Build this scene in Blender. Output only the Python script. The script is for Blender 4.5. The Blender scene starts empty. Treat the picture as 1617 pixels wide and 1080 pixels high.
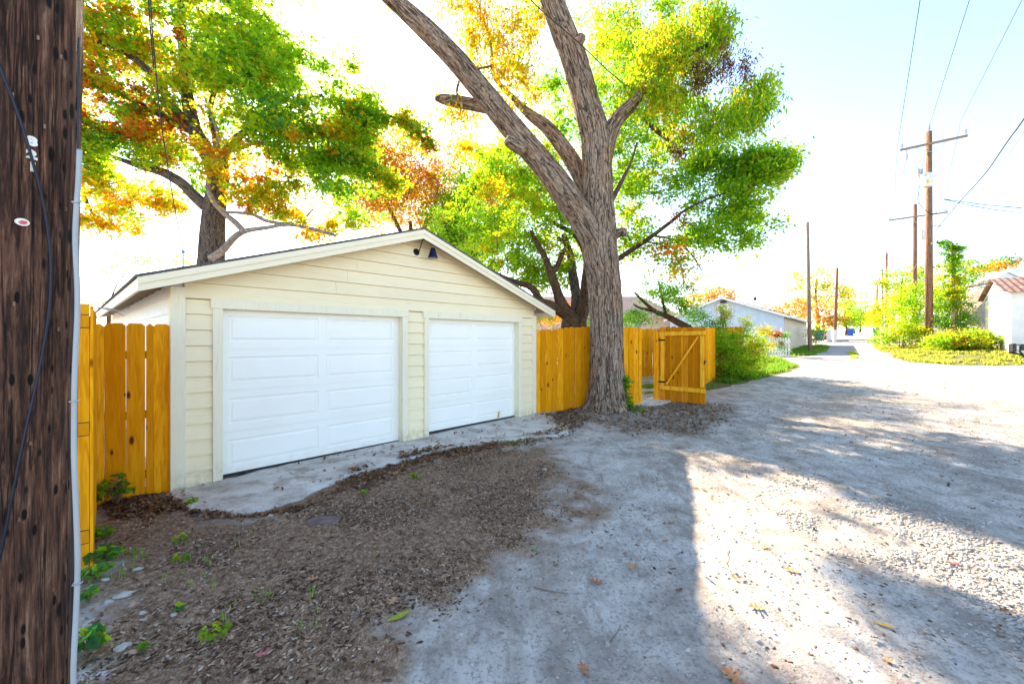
import bpy, math, random
import numpy as np
from mathutils import Vector, Matrix

# ------------------------------------------------------------------ camera, world, sun, exposure
S = bpy.context.scene
COL = S.collection
F = 663.0; CX = 808.5; HY = 537.0; CH = 1.7          # focal length in photo pixels, principal column, horizon row, eye height
cam_d = bpy.data.cameras.new("camera"); cam = bpy.data.objects.new("camera", cam_d); COL.objects.link(cam)
cam.location = (0, 0, CH); cam.rotation_euler = (math.radians(90), 0, 0)
cam_d.sensor_width = 36.0; cam_d.lens = 36.0 * F / 1617.0
cam_d.shift_y = -(540 - HY) / 1617.0
cam_d.clip_start = 0.05; cam_d.clip_end = 3000
S.camera = cam
SUN_AZ = math.atan2(-0.473, 1.0)      # left of the view direction
SUN_EL = math.atan2(0.712, math.hypot(0.473, 1.0))
w = bpy.data.worlds.new("World"); S.world = w; w.use_nodes = True
nt = w.node_tree; nt.nodes.clear()
sky = nt.nodes.new('ShaderNodeTexSky'); sky.sky_type = 'NISHITA'; sky.sun_disc = False
sky.sun_elevation = SUN_EL; sky.sun_rotation = SUN_AZ
sky.air_density = .9; sky.dust_density = .4; sky.ozone_density = .4
bg = nt.nodes.new('ShaderNodeBackground'); bg.inputs['Strength'].default_value = 0.076
wo = nt.nodes.new('ShaderNodeOutputWorld')
nt.links.new(sky.outputs[0], bg.inputs[0]); nt.links.new(bg.outputs[0], wo.inputs[0])
sd = bpy.data.lights.new("sun", 'SUN'); sun = bpy.data.objects.new("sun", sd); COL.objects.link(sun)
sd.energy = 3.4; sd.angle = math.radians(0.6); sd.color = (1.0, 0.82, 0.60)
sdir = Vector((-0.473, 1.0, 0.712)).normalized()
sun.rotation_euler = (-sdir).to_track_quat('-Z', 'Y').to_euler()
sun.location = (-10, 20, 20)
S.view_settings.view_transform = 'Standard'; S.view_settings.look = 'None'
S.view_settings.gamma = 1.0; S.view_settings.exposure = 2.85
S.cycles.max_bounces = 8; S.cycles.diffuse_bounces = 4; S.cycles.transmission_bounces = 6
S.cycles.use_denoising = True

rng = np.random.default_rng(7)
random.seed(7)
# ------------------------------------------------------------------ noise
def _h(ix, iy, iz, seed):
    n = (ix.astype(np.int64) * 374761393 + iy.astype(np.int64) * 668265263 + iz.astype(np.int64) * 2147483647 + seed * 974634777) & 0xffffffff
    n = ((n ^ (n >> 13)) * 1274126177) & 0xffffffff
    n = (n ^ (n >> 16)) & 0xffffffff
    return n / 4294967295.0
def vn(x, y, z=None, seed=0):
    x = np.asarray(x, float); y = np.asarray(y, float)
    z = np.zeros_like(x) if z is None else np.asarray(z, float)
    fx, fy, fz = np.floor(x), np.floor(y), np.floor(z)
    tx, ty, tz = x - fx, y - fy, z - fz
    tx, ty, tz = tx*tx*(3-2*tx), ty*ty*(3-2*ty), tz*tz*(3-2*tz)
    r = 0
    for a in (0, 1):
        for b in (0, 1):
            for c in (0, 1):
                wgt = (tx if a else 1-tx) * (ty if b else 1-ty) * (tz if c else 1-tz)
                r = r + wgt * _h(fx+a, fy+b, fz+c, seed)
    return r
def fbm(x, y, z=None, o=4, seed=0):
    s = 0; a = .5; f = 1; t = 0
    for k in range(o):
        s = s + a * vn(np.asarray(x)*f, np.asarray(y)*f, None if z is None else np.asarray(z)*f, seed+k); t += a; a *= .5; f *= 2.03
    return s / t
def sst(a, b, x):
    t = np.clip((np.asarray(x, float)-a)/(b-a), 0, 1); return t*t*(3-2*t)
# ------------------------------------------------------------------ ground profile
D1 = np.array((.684, .7295)); D2 = np.array((-.7295, .684)); AL = np.array((.6476, .762)); AP = np.array((.762, -.6476))
PECAN = (2.08, 9.35)
def gz(x, y):
    x = np.asarray(x, float); y = np.asarray(y, float)
    u = x*D1[0] + y*D1[1]; v = x*D1[1] - y*D1[0]
    z = np.interp(u, [-400, -3, 1, 7, 10.6, 20, 31, 60, 100, 300, 600], [0, 0, 0, .05, .16, .5, .92, 1.75, 2.75, 7.5, 12])
    z = z + .32*sst(-1.5, 3, v)*sst(25, 33, u)*(1-sst(60, 80, u))
    d = np.hypot(x-PECAN[0], y-PECAN[1])
    z = z + .10*np.exp(-(d/.9)**2)
    return z
def P(px, py, Y): return np.array(((px-CX)/F*Y, Y, CH + (HY-py)/F*Y))
def G(px, py):
    r = (px-CX)/F; s = (HY-py)/F; lo, hi = .5, 400.0
    for k in range(60):
        m = (lo+hi)/2
        if CH + s*m > float(gz(r*m, m)): lo = m
        else: hi = m
    return np.array((r*lo, lo, float(gz(r*lo, lo))))
# ------------------------------------------------------------------ objects
def thing(name, label, cat, loc=(0, 0, 0), rz=0, group=None):
    o = bpy.data.objects.new(name, None); COL.objects.link(o)
    o.location = [float(c) for c in loc]; o.rotation_euler = (0, 0, rz); o.empty_display_size = .1
    o['label'] = label; o['category'] = cat
    if group: o['group'] = group
    return o
class MB:
    def __init__(s): s.v = []; s.f = []; s.t = {}
    def add(s, vs, fs):
        n = len(s.v); s.v += [tuple(map(float, p)) for p in vs]; s.f += [tuple(i+n for i in f) for f in fs]; return s
    def box(s, x0, x1, y0, y1, z0, z1):
        return s.add([(x0,y0,z0),(x1,y0,z0),(x1,y1,z0),(x0,y1,z0),(x0,y0,z1),(x1,y0,z1),(x1,y1,z1),(x0,y1,z1)],
                     [(0,3,2,1),(4,5,6,7),(0,1,5,4),(1,2,6,5),(2,3,7,6),(3,0,4,7)])
    def prism(s, poly, y0, y1):      # polygon in (x, z), extruded along y
        n = len(poly)
        vs = [(p[0], y0, p[1]) for p in poly] + [(p[0], y1, p[1]) for p in poly]
        fs = [tuple(range(n)), tuple(range(2*n-1, n-1, -1))] + [(i, i+n, (i+1) % n + n, (i+1) % n) for i in range(n)]
        return s.add(vs, fs)
    def bar(s, a, b, wx, wz, up=(0, 0, 1)):
        a = Vector(a); b = Vector(b); d = (b-a).normalized(); u = Vector(up)
        sx = d.cross(u); sx = sx.normalized() if sx.length > 1e-4 else Vector((1, 0, 0)); sz = sx.cross(d)
        q = [(-1,-1),(1,-1),(1,1),(-1,1)]
        vs = [a + sx*wx/2*i + sz*wz/2*j for i, j in q] + [b + sx*wx/2*i + sz*wz/2*j for i, j in q]
        return s.add(vs, [(0,1,2,3),(7,6,5,4),(0,4,5,1),(1,5,6,2),(2,6,7,3),(3,7,4,0)])
    def tube(s, pts, rad, n=8, cap=True, disp=None):
        pts = [Vector([float(c) for c in p]) for p in pts]; m = len(pts)
        if not hasattr(rad, '__len__'): rad = [rad]*m
        t0 = (pts[1]-pts[0]).normalized(); ref = Vector((1, 0, 0)) if abs(t0.x) < .9 else Vector((0, 1, 0))
        nx = t0.cross(ref).normalized(); vs = []; L = 0; A = np.arange(n)*2*math.pi/n; ca, sa = np.cos(A), np.sin(A); tv = []
        for i, p in enumerate(pts):
            t = (pts[min(i+1, m-1)] - pts[max(i-1, 0)]).normalized()
            nx = (nx - t*nx.dot(t)).normalized(); ny = t.cross(nx)
            if i: L += (p-pts[i-1]).length
            r = np.full(n, float(rad[i]))
            if disp: r = r*disp(A, np.full(n, L))
            vs += [tuple(q) for q in (np.array(p)[None] + np.outer(ca*r, np.array(nx)) + np.outer(sa*r, np.array(ny)))]
            tv += [(c*rad[i], d*rad[i], L) for c, d in zip(ca, sa)]
        b0 = len(s.v); s.t.update({b0+k: q for k, q in enumerate(tv)})
        fs = [(i*n+k, i*n+(k+1) % n, (i+1)*n+(k+1) % n, (i+1)*n+k) for i in range(m-1) for k in range(n)]
        if cap: fs += [tuple(range(n-1, -1, -1)), tuple((m-1)*n+k for k in range(n))]
        return s.add(vs, fs)
    def lathe(s, c, prof, n=16):     # prof: (r, z) about the vertical axis at c
        vs = [(c[0]+r*math.cos(2*math.pi*k/n), c[1]+r*math.sin(2*math.pi*k/n), c[2]+z) for r, z in prof for k in range(n)]
        m = len(prof)
        fs = [(i*n+k, i*n+(k+1) % n, (i+1)*n+(k+1) % n, (i+1)*n+k) for i in range(m-1) for k in range(n)]
        fs += [tuple(range(n-1, -1, -1)), tuple((m-1)*n+k for k in range(n))]
        return s.add(vs, fs)
def link(name, me, mat, parent=None, smooth=False):
    if mat: me.materials.append(mat)
    o = bpy.data.objects.new(name, me); COL.objects.link(o)
    if parent: o.parent = parent
    if smooth: me.polygons.foreach_set('use_smooth', [True]*len(me.polygons))
    return o
def part(name, mb, mat, parent=None, smooth=False, off=None, bevel=0):
    me = bpy.data.meshes.new(name)
    vs = mb.v
    if off is not None: vs = [(a-off[0], b-off[1], c-off[2]) for a, b, c in vs]
    me.from_pydata(vs, [], mb.f); me.update()
    if mb.t:
        at_ = me.attributes.new('along', 'FLOAT_VECTOR', 'POINT'); at_.data.foreach_set('vector', np.array([mb.t.get(i, mb.v[i]) for i in range(len(mb.v))], np.float32).ravel())
    o = link(name, me, mat, parent, smooth)
    if bevel:
        b = o.modifiers.new('bevel', 'BEVEL'); b.width = bevel; b.segments = 1; b.limit_method = 'ANGLE'
    return o
def tag(o, label=None, cat=None, group=None, kind=None):
    if label: o['label'] = label
    if cat: o['category'] = cat
    if group: o['group'] = group
    if kind: o['kind'] = kind
    return o
def npmesh(name, v, f, mat, parent=None, off=None, col=None, smooth=False):
    v = np.asarray(v, np.float32).reshape(-1, 3)
    if off is not None: v = v - np.asarray(off, np.float32)
    f = np.asarray(f, np.int32); k = f.shape[1]
    me = bpy.data.meshes.new(name)
    me.vertices.add(len(v)); me.vertices.foreach_set('co', v.ravel())
    me.loops.add(f.size); me.loops.foreach_set('vertex_index', f.ravel())
    me.polygons.add(len(f)); me.polygons.foreach_set('loop_start', np.arange(0, f.size, k, dtype=np.int32))
    me.polygons.foreach_set('loop_total', np.full(len(f), k, np.int32))
    me.update(calc_edges=True)
    if smooth: me.polygons.foreach_set('use_smooth', np.ones(len(f), bool))
    if col is not None:
        a = me.color_attributes.new('col', 'FLOAT_COLOR', 'POINT')
        c = np.ones((len(v), 4), np.float32); c[:, :3] = col; a.data.foreach_set('color', c.ravel())
    return link(name, me, mat, parent)
def catmull(pts, sub=6):
    p = np.array(pts, float); q = np.vstack([2*p[0]-p[1], p, 2*p[-1]-p[-2]]); out = []
    for i in range(1, len(q)-2):
        for k in range(sub):
            t = k/sub; a, b, c, d = q[i-1], q[i], q[i+1], q[i+2]
            out.append(.5*((2*b)+(-a+c)*t+(2*a-5*b+4*c-d)*t*t+(-a+3*b-3*c+d)*t**3))
    out.append(p[-1]); return np.array(out)
# ------------------------------------------------------------------ materials
class N:
    def __init__(s, name, rough=.8, spec=.3):
        s.m = bpy.data.materials.new(name); s.m.use_nodes = True; s.t = s.m.node_tree
        s.b = s.t.nodes['Principled BSDF']; s.b.inputs['Roughness'].default_value = rough
        s.b.inputs['Specular IOR Level'].default_value = spec
    def n(s, ty, **kw):
        x = s.t.nodes.new(ty)
        for k, v in kw.items():
            if k in x.inputs: x.inputs[k].default_value = v
            else: setattr(x, k, v)
        return x
    def l(s, a, b): s.t.links.new(a, b)
    def coord(s, scale=(1, 1, 1), kind='Object', rot=(0, 0, 0)):
        c = s.n('ShaderNodeTexCoord'); m = s.n('ShaderNodeMapping'); m.inputs['Scale'].default_value = scale; m.inputs['Rotation'].default_value = rot
        s.l(c.outputs[kind], m.inputs[0]); return m.outputs[0]
    def noise(s, sc, det=4, vec=None, rough=.55, dist=0):
        x = s.n('ShaderNodeTexNoise'); x.inputs['Scale'].default_value = sc; x.inputs['Detail'].default_value = det
        x.inputs['Roughness'].default_value = rough; x.inputs['Distortion'].default_value = dist
        if vec is not None: s.l(vec, x.inputs['Vector'])
        return x.outputs['Fac']
    def ramp(s, fac, stops):
        r = s.n('ShaderNodeValToRGB'); e = r.color_ramp.elements
        while len(e) < len(stops): e.new(.5)
        for i, (p, c) in enumerate(stops):
            e[i].position = p; e[i].color = (c, c, c, 1) if not hasattr(c, '__len__') else (*c, 1)
        s.l(fac, r.inputs[0]); return r.outputs[0]
    def mix(s, fac, a, b, bt='MIX'):
        x = s.n('ShaderNodeMix', data_type='RGBA', blend_type=bt)
        for sock, val in ((x.inputs[0], fac), (x.inputs[6], a), (x.inputs[7], b)):
            if isinstance(val, (int, float)): sock.default_value = val if sock.type == 'VALUE' else (val, val, val, 1)
            elif isinstance(val, tuple): sock.default_value = (*val, 1)
            else: s.l(val, sock)
        return x.outputs[2]
    def math(s, op, a, b=0.0):
        x = s.n('ShaderNodeMath', operation=op)
        for sock, val in ((x.inputs[0], a), (x.inputs[1], b)):
            if isinstance(val, (int, float)): sock.default_value = val
            else: s.l(val, sock)
        return x.outputs[0]
    def col(s, c):
        if isinstance(c, tuple): s.b.inputs['Base Color'].default_value = (*c, 1)
        else: s.l(c, s.b.inputs['Base Color'])
        return s
    def bump(s, h, st=.3, d=.02):
        x = s.n('ShaderNodeBump'); x.inputs['Strength'].default_value = st; x.inputs['Distance'].default_value = d
        s.l(h, x.inputs['Height']); s.l(x.outputs[0], s.b.inputs['Normal']); return s
    def island(s):
        return s.n('ShaderNodeNewGeometry').outputs['Random Per Island']
    def attr(s, name):
        a = s.n('ShaderNodeAttribute'); a.attribute_name = name; return a
def plain(name, c, rough=.6, metal=0, var=.12, sc=8, bump=0):
    n = N(name, rough); n.b.inputs['Metallic'].default_value = metal
    f = n.noise(sc, 5, n.coord()); d = tuple(x*(1-var*2) for x in c); e = tuple(min(1, x*(1+var)) for x in c)
    n.col(n.ramp(f, [(.3, d), (.7, e)]))
    if bump: n.bump(f, bump)
    return n.m
def mk_leaf(name, tr=.55, island=False):
    n = N(name, .55, .25); a = n.attr('col')
    c = a.outputs['Color']
    n.col(c)
    t = n.n('ShaderNodeBsdfTranslucent')
    n.l(n.mix(1.0, c, (1.8, 1.75, .8), 'MULTIPLY'), t.inputs[0])
    mx = n.n('ShaderNodeMixShader'); mx.inputs[0].default_value = tr
    out = n.t.nodes['Material Output']
    n.l(n.b.outputs[0], mx.inputs[1]); n.l(t.outputs[0], mx.inputs[2]); n.l(mx.outputs[0], out.inputs[0])
    return n.m
M = {}
M['leaf'] = mk_leaf('leaf', .68); M['petal'] = mk_leaf('dry_leaf', .25)
def bark(name, dark, light, zs=.18, sc=16, st=.9, tint=None, fiss=.5):
    n = N(name, .92, .1); a = n.attr('along'); mp = n.n('ShaderNodeMapping'); mp.inputs['Scale'].default_value = (1, 1, zs); n.l(a.outputs['Vector'], mp.inputs[0]); v = mp.outputs[0]
    mp2 = n.n('ShaderNodeMapping'); mp2.inputs['Scale'].default_value = (1, 1, zs*2.2); n.l(a.outputs['Vector'], mp2.inputs[0])
    f = n.noise(sc*2.6, 7, mp2.outputs[0], .65, .4)
    r = n.math('ABSOLUTE', n.math('SUBTRACT', n.noise(sc, 2, v, .5, .9), .5)); ridge = n.ramp(r, [(.0, 0.0), (.02, .45), (.05, 1.0)])
    r2 = n.math('ABSOLUTE', n.math('SUBTRACT', n.noise(sc*1.8, 2, mp2.outputs[0], .5, .7), .5)); ridge2 = n.ramp(r2, [(.0, .15), (.05, 1.0)])
    g = n.noise(2.2, 3, n.coord())
    rr = n.math('MULTIPLY', ridge, n.math('ADD', n.math('MULTIPLY', ridge2, fiss), 1-fiss))
    c = n.mix(rr, dark, n.ramp(f, [(.30, tuple(x*.6+y*.4 for x, y in zip(dark, light))), (.55, tuple(x*.2+y*.8 for x, y in zip(dark, light))), (.72, light)]))
    h = n.math('ADD', n.math('MULTIPLY', rr, .7), n.math('MULTIPLY', f, .4))
    if tint: c = n.mix(n.ramp(g, [(.45, 0.), (.62, .5)]), c, n.mix(1.0, c, tint, 'MULTIPLY'))
    n.col(c); n.bump(h, st, .03); return n.m
M['pecan_bark'] = bark('pecan_bark', (.022, .015, .012), (.44, .33, .245), .12, 13, 1.0, (1.0, .78, .6), .6)
M['oak_bark'] = bark('oak_bark', (.02, .015, .012), (.20, .16, .13), .2, 14, .9)
M['brown_bark'] = bark('brown_bark', (.02, .012, .008), (.17, .105, .065), .25, 14, .7)
M['twig'] = plain('twig_bark', (.10, .065, .045), .9, 0, .3, 30)
def mk_smoothbranch():
    n = N('smooth_branch', .85); f = n.noise(12, 6, n.coord()); n.col(n.ramp(f, [(.3, (.13, .10, .085)), (.7, (.34, .29, .25))])); n.bump(f, .4); return n.m
M['smooth_bark'] = mk_smoothbranch()
def mk_cedar(name, base=(.95, .36, .005), seed=0, worn=.25):
    n = N(name, .9, .02); isl = n.island()
    c0 = n.n('ShaderNodeTexCoord'); cmb = n.n('ShaderNodeCombineXYZ')
    n.l(n.math('MULTIPLY', isl, 37.0), cmb.inputs[0]); n.l(n.math('MULTIPLY', isl, 91.0), cmb.inputs[2]); 
    va = n.n('ShaderNodeVectorMath', operation='ADD'); n.l(c0.outputs['Object'], va.inputs[0]); n.l(cmb.outputs[0], va.inputs[1])
    mp = n.n('ShaderNodeMapping'); mp.inputs['Scale'].default_value = (1, 1, .09); n.l(va.outputs[0], mp.inputs[0])
    wv = n.n('ShaderNodeTexNoise'); wv.inputs['Scale'].default_value = 26; wv.inputs['Detail'].default_value = 5; wv.inputs['Distortion'].default_value = 1.4
    n.l(mp.outputs[0], wv.inputs['Vector']); g = wv.outputs['Fac']
    # knots: cells in the board's own coordinates
    mk = n.n('ShaderNodeMapping'); mk.inputs['Scale'].default_value = (7.5, 0.0, 3.2); n.l(va.outputs[0], mk.inputs[0])
    vo = n.n('ShaderNodeTexVoronoi'); vo.inputs['Scale'].default_value = 1.0; vo.inputs['Randomness'].default_value = 1.0
    n.l(mk.outputs[0], vo.inputs['Vector'])
    sep = n.n('ShaderNodeSeparateColor'); n.l(vo.outputs['Color'], sep.inputs[0])
    size = n.ramp(sep.outputs[0], [(.30, 0.0), (.32, .3), (1.0, 1.0)])
    kd = n.math('DIVIDE', vo.outputs['Distance'], n.math('ADD', n.math('MULTIPLY', size, .21), .0001))
    knot = n.ramp(kd, [(.45, 1.0), (1.0, 0.0)])
    halo = n.ramp(kd, [(.8, 1.0), (2.4, 0.0)]); 
    b = base
    tone = n.mix(isl, tuple(x*.66 for x in b), (b[0]*1.05, b[1]*1.22, b[2]*3.0))
    gr = n.mix(n.ramp(g, [(.40, 0.), (.62, .55)]), tone, (b[0]*.55, b[1]*.42, b[2]*.5))
    big = n.noise(1.1, 3, n.coord())
    gr = n.mix(n.ramp(big, [(.5, 0.), (.75, worn)]), gr, (b[0]*.6, b[1]*.62, b[2]*.9))
    gr = n.mix(n.math('MULTIPLY', halo, .35), gr, (b[0]*.55, b[1]*.35, b[2]*.4))
    n.col(n.mix(knot, gr, (.10, .032, .008))); n.bump(g, .25, .006); return n.m
M['cedar'] = mk_cedar('stained_pine')
M['cedar_dark'] = mk_cedar('stained_pine_rail', (.82, .30, .005))
M['cedar_gate'] = mk_cedar('stained_pine_gate_shaded', (.72, .25, .005))  # gate boards darkened, shade behind the frame put into the colour
M['cedar_frame'] = mk_cedar('stained_pine_frame_lit', (.95, .42, .012))  # frame lightened to stand out, shading of the relief put into the colour
def mk_paintwood(name, c, worn=(.45, .38, .26), amt=.5, zs=1, island=True):
    n = N(name, .6, .3); v = n.coord((.22, 1, 3.0)) if zs == 1 else n.coord((3, 1, .22))
    g = n.noise(22, 6, v, .6, .5); big = n.noise(1.6, 4, n.coord())
    chip = n.math('MULTIPLY', n.ramp(g, [(.62, 0.), (.70, 1.)]), n.ramp(big, [(.5, 0.), (.66, amt)]))
    tone = n.ramp(n.noise(.9, 3, n.coord()), [(.3, tuple(x*.93 for x in c)), (.7, c)])
    if island: tone = n.mix(n.math('MULTIPLY', n.island(), .14), tone, (c[0]*.8, c[1]*.78, c[2]*.7))
    gr = n.mix(n.ramp(g, [(.5, 0.), (.8, .25)]), tone, worn)
    z = n.n('ShaderNodeSeparateXYZ'); n.l(n.coord(), z.inputs[0])
    dirt = n.math('MULTIPLY', n.ramp(z.outputs[2], [(.0, 1.), (.28, 0.)]), n.ramp(n.noise(14, 5, n.coord()), [(.4, .15), (.7, .8)]))
    gr = n.mix(chip, gr, worn)
    n.col(n.mix(dirt, gr, (.30, .25, .18))); n.bump(g, .18, .004); return n.m
M['cream'] = mk_paintwood('cream_siding', (.91, .78, .52), (.48, .40, .27), .55)
M['cream_trim'] = mk_paintwood('cream_trim', (.88, .80, .60), (.42, .35, .25), .7, 0)
M['fascia'] = mk_paintwood('fascia_paint', (.88, .78, .57), (.5, .42, .28), .35)
def mk_door():
    n = N('door_paint', .38, .45); v = n.coord((.35, 1, 2.2)); g = n.noise(30, 5, v, .6)
    z = n.n('ShaderNodeSeparateXYZ'); n.l(n.coord(), z.inputs[0])
    dirt = n.math('MULTIPLY', n.ramp(z.outputs[2], [(.0, 1.), (.22, 0.)]), n.ramp(n.noise(9, 5, n.coord()), [(.4, .1), (.75, .45)]))
    c = n.ramp(n.noise(1.3, 4, n.coord()), [(.3, (.86, .84, .77)), (.7, (.90, .88, .82))])
    c = n.mix(n.ramp(g, [(.45, 0.), (.8, .10)]), c, (.62, .62, .56))
    n.col(n.mix(dirt, c, (.42, .37, .28))); n.bump(g, .08, .003); return n.m
M['door'] = mk_door()
def mk_shingle(name, a, b, sc=4, rz=0):
    n = N(name, .9, .1); v = n.coord((1, 1, 1)); br = n.n('ShaderNodeTexBrick'); n.l(v, br.inputs['Vector'])
    br.inputs['Scale'].default_value = sc; br.inputs['Color1'].default_value = (*a, 1); br.inputs['Color2'].default_value = (*b, 1)
    br.inputs['Mortar'].default_value = (*tuple(x*.45 for x in a), 1); br.inputs['Mortar Size'].default_value = .03
    n.col(n.mix(.35, br.outputs[0], n.ramp(n.noise(3, 6, v), [(.3, a), (.7, b)]))); n.bump(br.outputs['Fac'], -.3); return n.m
M['shingle'] = mk_shingle('dark_shingle', (.07, .065, .06), (.16, .15, .14), 5)
M['brown_shingle'] = mk_shingle('brown_shingle', (.30, .21, .15), (.48, .36, .27), 2.2)
M['gray_shingle'] = mk_shingle('grey_shingle', (.17, .13, .12), (.30, .25, .24), 2.5)
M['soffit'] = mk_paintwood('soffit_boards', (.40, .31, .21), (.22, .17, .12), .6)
M['black'] = plain('black_metal', (.012, .013, .02), .3, .5)
M['shade_blue'] = plain('shade_enamel', (.01, .02, .07), .25, .3)
M['brass'] = plain('brass', (.75, .5, .18), .3, 1)
M['gasket'] = plain('rubber_gasket', (.03, .03, .03), .8)
def mk_pole():
    n = N('creosote_pole', .8, .25); a = n.attr('along')
    def mp(sx, sz):
        m_ = n.n('ShaderNodeMapping'); m_.inputs['Scale'].default_value = (sx, sx, sz); n.l(a.outputs['Vector'], m_.inputs[0]); return m_.outputs[0]
    f = n.noise(70, 8, mp(1, .08), .72, .3); k = n.noise(9, 4, mp(1, .25)); f2 = n.noise(22, 5, mp(1, .03), .6, .5)
    c = n.ramp(f, [(.32, (.010, .005, .004)), (.44, (.045, .022, .015)), (.56, (.14, .064, .038)), (.68, (.30, .175, .11))])
    c = n.mix(n.ramp(k, [(.5, 0.), (.72, .55)]), c, n.mix(1.0, c, (1.9, 1.35, .9), 'MULTIPLY'))
    crack = n.ramp(n.math('ABSOLUTE', n.math('SUBTRACT', f2, .5)), [(.0, 1.), (.018, 0.)])
    def holes(sc, th, cut):
        vo = n.n('ShaderNodeTexVoronoi'); vo.inputs['Scale'].default_value = sc; n.l(mp(1, .32), vo.inputs['Vector'])
        s2 = n.n('ShaderNodeSeparateColor'); n.l(vo.outputs['Color'], s2.inputs[0])
        return n.math('MULTIPLY', n.ramp(vo.outputs['Distance'], [(th, 1.0), (th*1.5, 0.0)]), n.ramp(s2.outputs[0], [(cut, 0.), (cut+.05, 1.)]))
    hole = n.math('MAXIMUM', holes(40, .16, .30), holes(20, .12, .35)); hole = n.math('MAXIMUM', hole, n.math('MULTIPLY', crack, .8))
    n.col(n.mix(hole, c, (.004, .003, .003)))
    n.bump(n.math('SUBTRACT', f, n.math('MULTIPLY', hole, .8)), 1.0, .012); return n.m
M['pole'] = mk_pole()
M['far_pole'] = bark('weathered_pole', (.10, .045, .025), (.34, .19, .12), .04, 14, .5)
M['grey_pole'] = bark('grey_pole', (.13, .09, .07), (.36, .27, .21), .04, 14, .5)
M['pvc'] = plain('grey_pvc', (.37, .39, .41), .35, 0, .05)
M['cable'] = plain('black_cable_sky_tint', (.004, .009, .03), .35)  # black cable, the blue of the reflected sky put into its colour
M['wire'] = plain('black_wire', (.03, .03, .04), .6)
M['bluewire'] = plain('bare_wire', (.03, .07, .14), .5)
M['steel'] = plain('galvanised', (.45, .47, .48), .4, .7)
M['white_paint'] = plain('white_plastic', (.82, .80, .72), .5, 0, .06, 20)
M['red_paint'] = plain('faded_red', (.60, .06, .06), .6)
M['transformer'] = plain('grey_enamel', (.62, .63, .60), .4)
M['ceramic'] = plain('grey_ceramic', (.38, .42, .48), .3)
M['vinyl'] = plain('blue_siding', (.50, .60, .74), .6, 0, .04, 3)
M['vinyl_side'] = plain('cream_vinyl', (.62, .57, .50), .6, 0, .04, 3)
M['white_wall'] = plain('white_wall', (.76, .75, .74), .7, 0, .06, 2)
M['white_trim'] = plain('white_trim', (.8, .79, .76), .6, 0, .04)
M['grey_wood'] = plain('grey_wood', (.45, .42, .38), .8, 0, .2, 12)
def mk_rust():
    n = N('rusty_tin', .55, .4); f = n.noise(3.5, 6, n.coord((1, .4, 1))); 
    n.col(n.ramp(f, [(.35, (.12, .06, .04)), (.52, (.21, .115, .075)), (.68, (.32, .25, .20))])); n.b.inputs['Metallic'].default_value = .2; return n.m
M['rust'] = mk_rust()
M['bin_blue'] = plain('blue_plastic', (.02, .10, .42), .45); M['bin_green'] = plain('green_plastic', (.01, .22, .10), .45)
M['dark_plastic'] = plain('dark_plastic', (.03, .03, .035), .5)
M['glass'] = plain('window_glass', (.10, .17, .28), .1)
M['yellow_paint'] = plain('yellow_marker', (.85, .45, .01), .6)
def mk_stone(name, a, b):
    n = N(name, .85, .2); f = n.noise(22, 6, n.coord()); i = n.island()
    c = n.ramp(f, [(.3, a), (.7, b)]); n.col(n.mix(n.math('MULTIPLY', i, .5), c, tuple(x*.5 for x in a))); n.bump(f, .5, .01); return n.m
M['stone'] = mk_stone('limestone', (.34, .31, .28), (.62, .58, .52))
M['redstone'] = mk_stone('brick_fragment', (.36, .11, .09), (.5, .2, .17))
M['tanstone'] = mk_stone('tan_stone', (.40, .24, .16), (.52, .36, .26))
def mk_chip():
    n = N('bark_chip', .9, .1); n.col(n.ramp(n.island(), [(.0, (.045, .024, .014)), (.35, (.14, .080, .048)), (.7, (.28, .175, .11)), (.92, (.42, .29, .20)), (1.0, (.52, .42, .32))])); return n.m
M['lid'] = mk_stone('rusty_iron', (.13, .07, .055), (.27, .22, .22))
M['chip'] = mk_chip()
M['twigwood'] = plain('dry_twig', (.22, .14, .08), .85, 0, .25, 25)
# ------------------------------------------------------------------ polygons on the ground
def gpoly(pts): return np.array([G(*p)[:2] for p in pts])
def pdist(poly, x, y):      # signed distance, negative inside
    x = np.asarray(x, float); y = np.asarray(y, float); d = np.full(x.shape, 1e9); ins = np.zeros(x.shape, bool)
    n = len(poly)
    for i in range(n):
        a, b = poly[i], poly[(i+1) % n]; ex, ey = b-a; wx, wy = x-a[0], y-a[1]
        t = np.clip((wx*ex+wy*ey)/(ex*ex+ey*ey+1e-12), 0, 1)
        d = np.minimum(d, np.hypot(wx-ex*t, wy-ey*t))
        c = ((a[1] > y) != (b[1] > y)) & (x < (b[0]-a[0])*(y-a[1])/((b[1]-a[1]) + 1e-12)+a[0]); ins ^= c
    return np.where(ins, -d, d)
def sample(poly, n, edge=.0, rg=rng):
    lo, hi = poly.min(0), poly.max(0); out = np.zeros((0, 2))
    while len(out) < n:
        q = rg.uniform(lo, hi, (n*3, 2)); d = pdist(poly, q[:, 0], q[:, 1])
        q = q[d < -edge*rg.random(len(q))]; out = np.vstack([out, q])
    return out[:n]
APRON = gpoly([(271,776),(300,800),(345,806),(392,809),(432,799),(478,783),(520,764),(580,744),(640,727),(705,710),(770,697),(845,691),(884,688),(900,681),(890,668),(868,657),(846,653),(800,648)])
MULCH = gpoly([(60,1080),(100,1400),(400,1300),(600,1100),(660,1010),(710,950),(800,880),(870,835),(915,790),(890,745),(850,705),(800,697),(705,702),(640,722),(580,740),(515,762),(420,800),(300,790),(272,772),(150,735),(110,800)])
LITTER = gpoly([(850,650),(900,640),(1015,640),(1040,628),(1110,632),(1160,640),(1175,662),(1120,690),(1000,690),(930,672),(880,690),(840,700),(800,720),(770,705),(860,680)])
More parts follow.
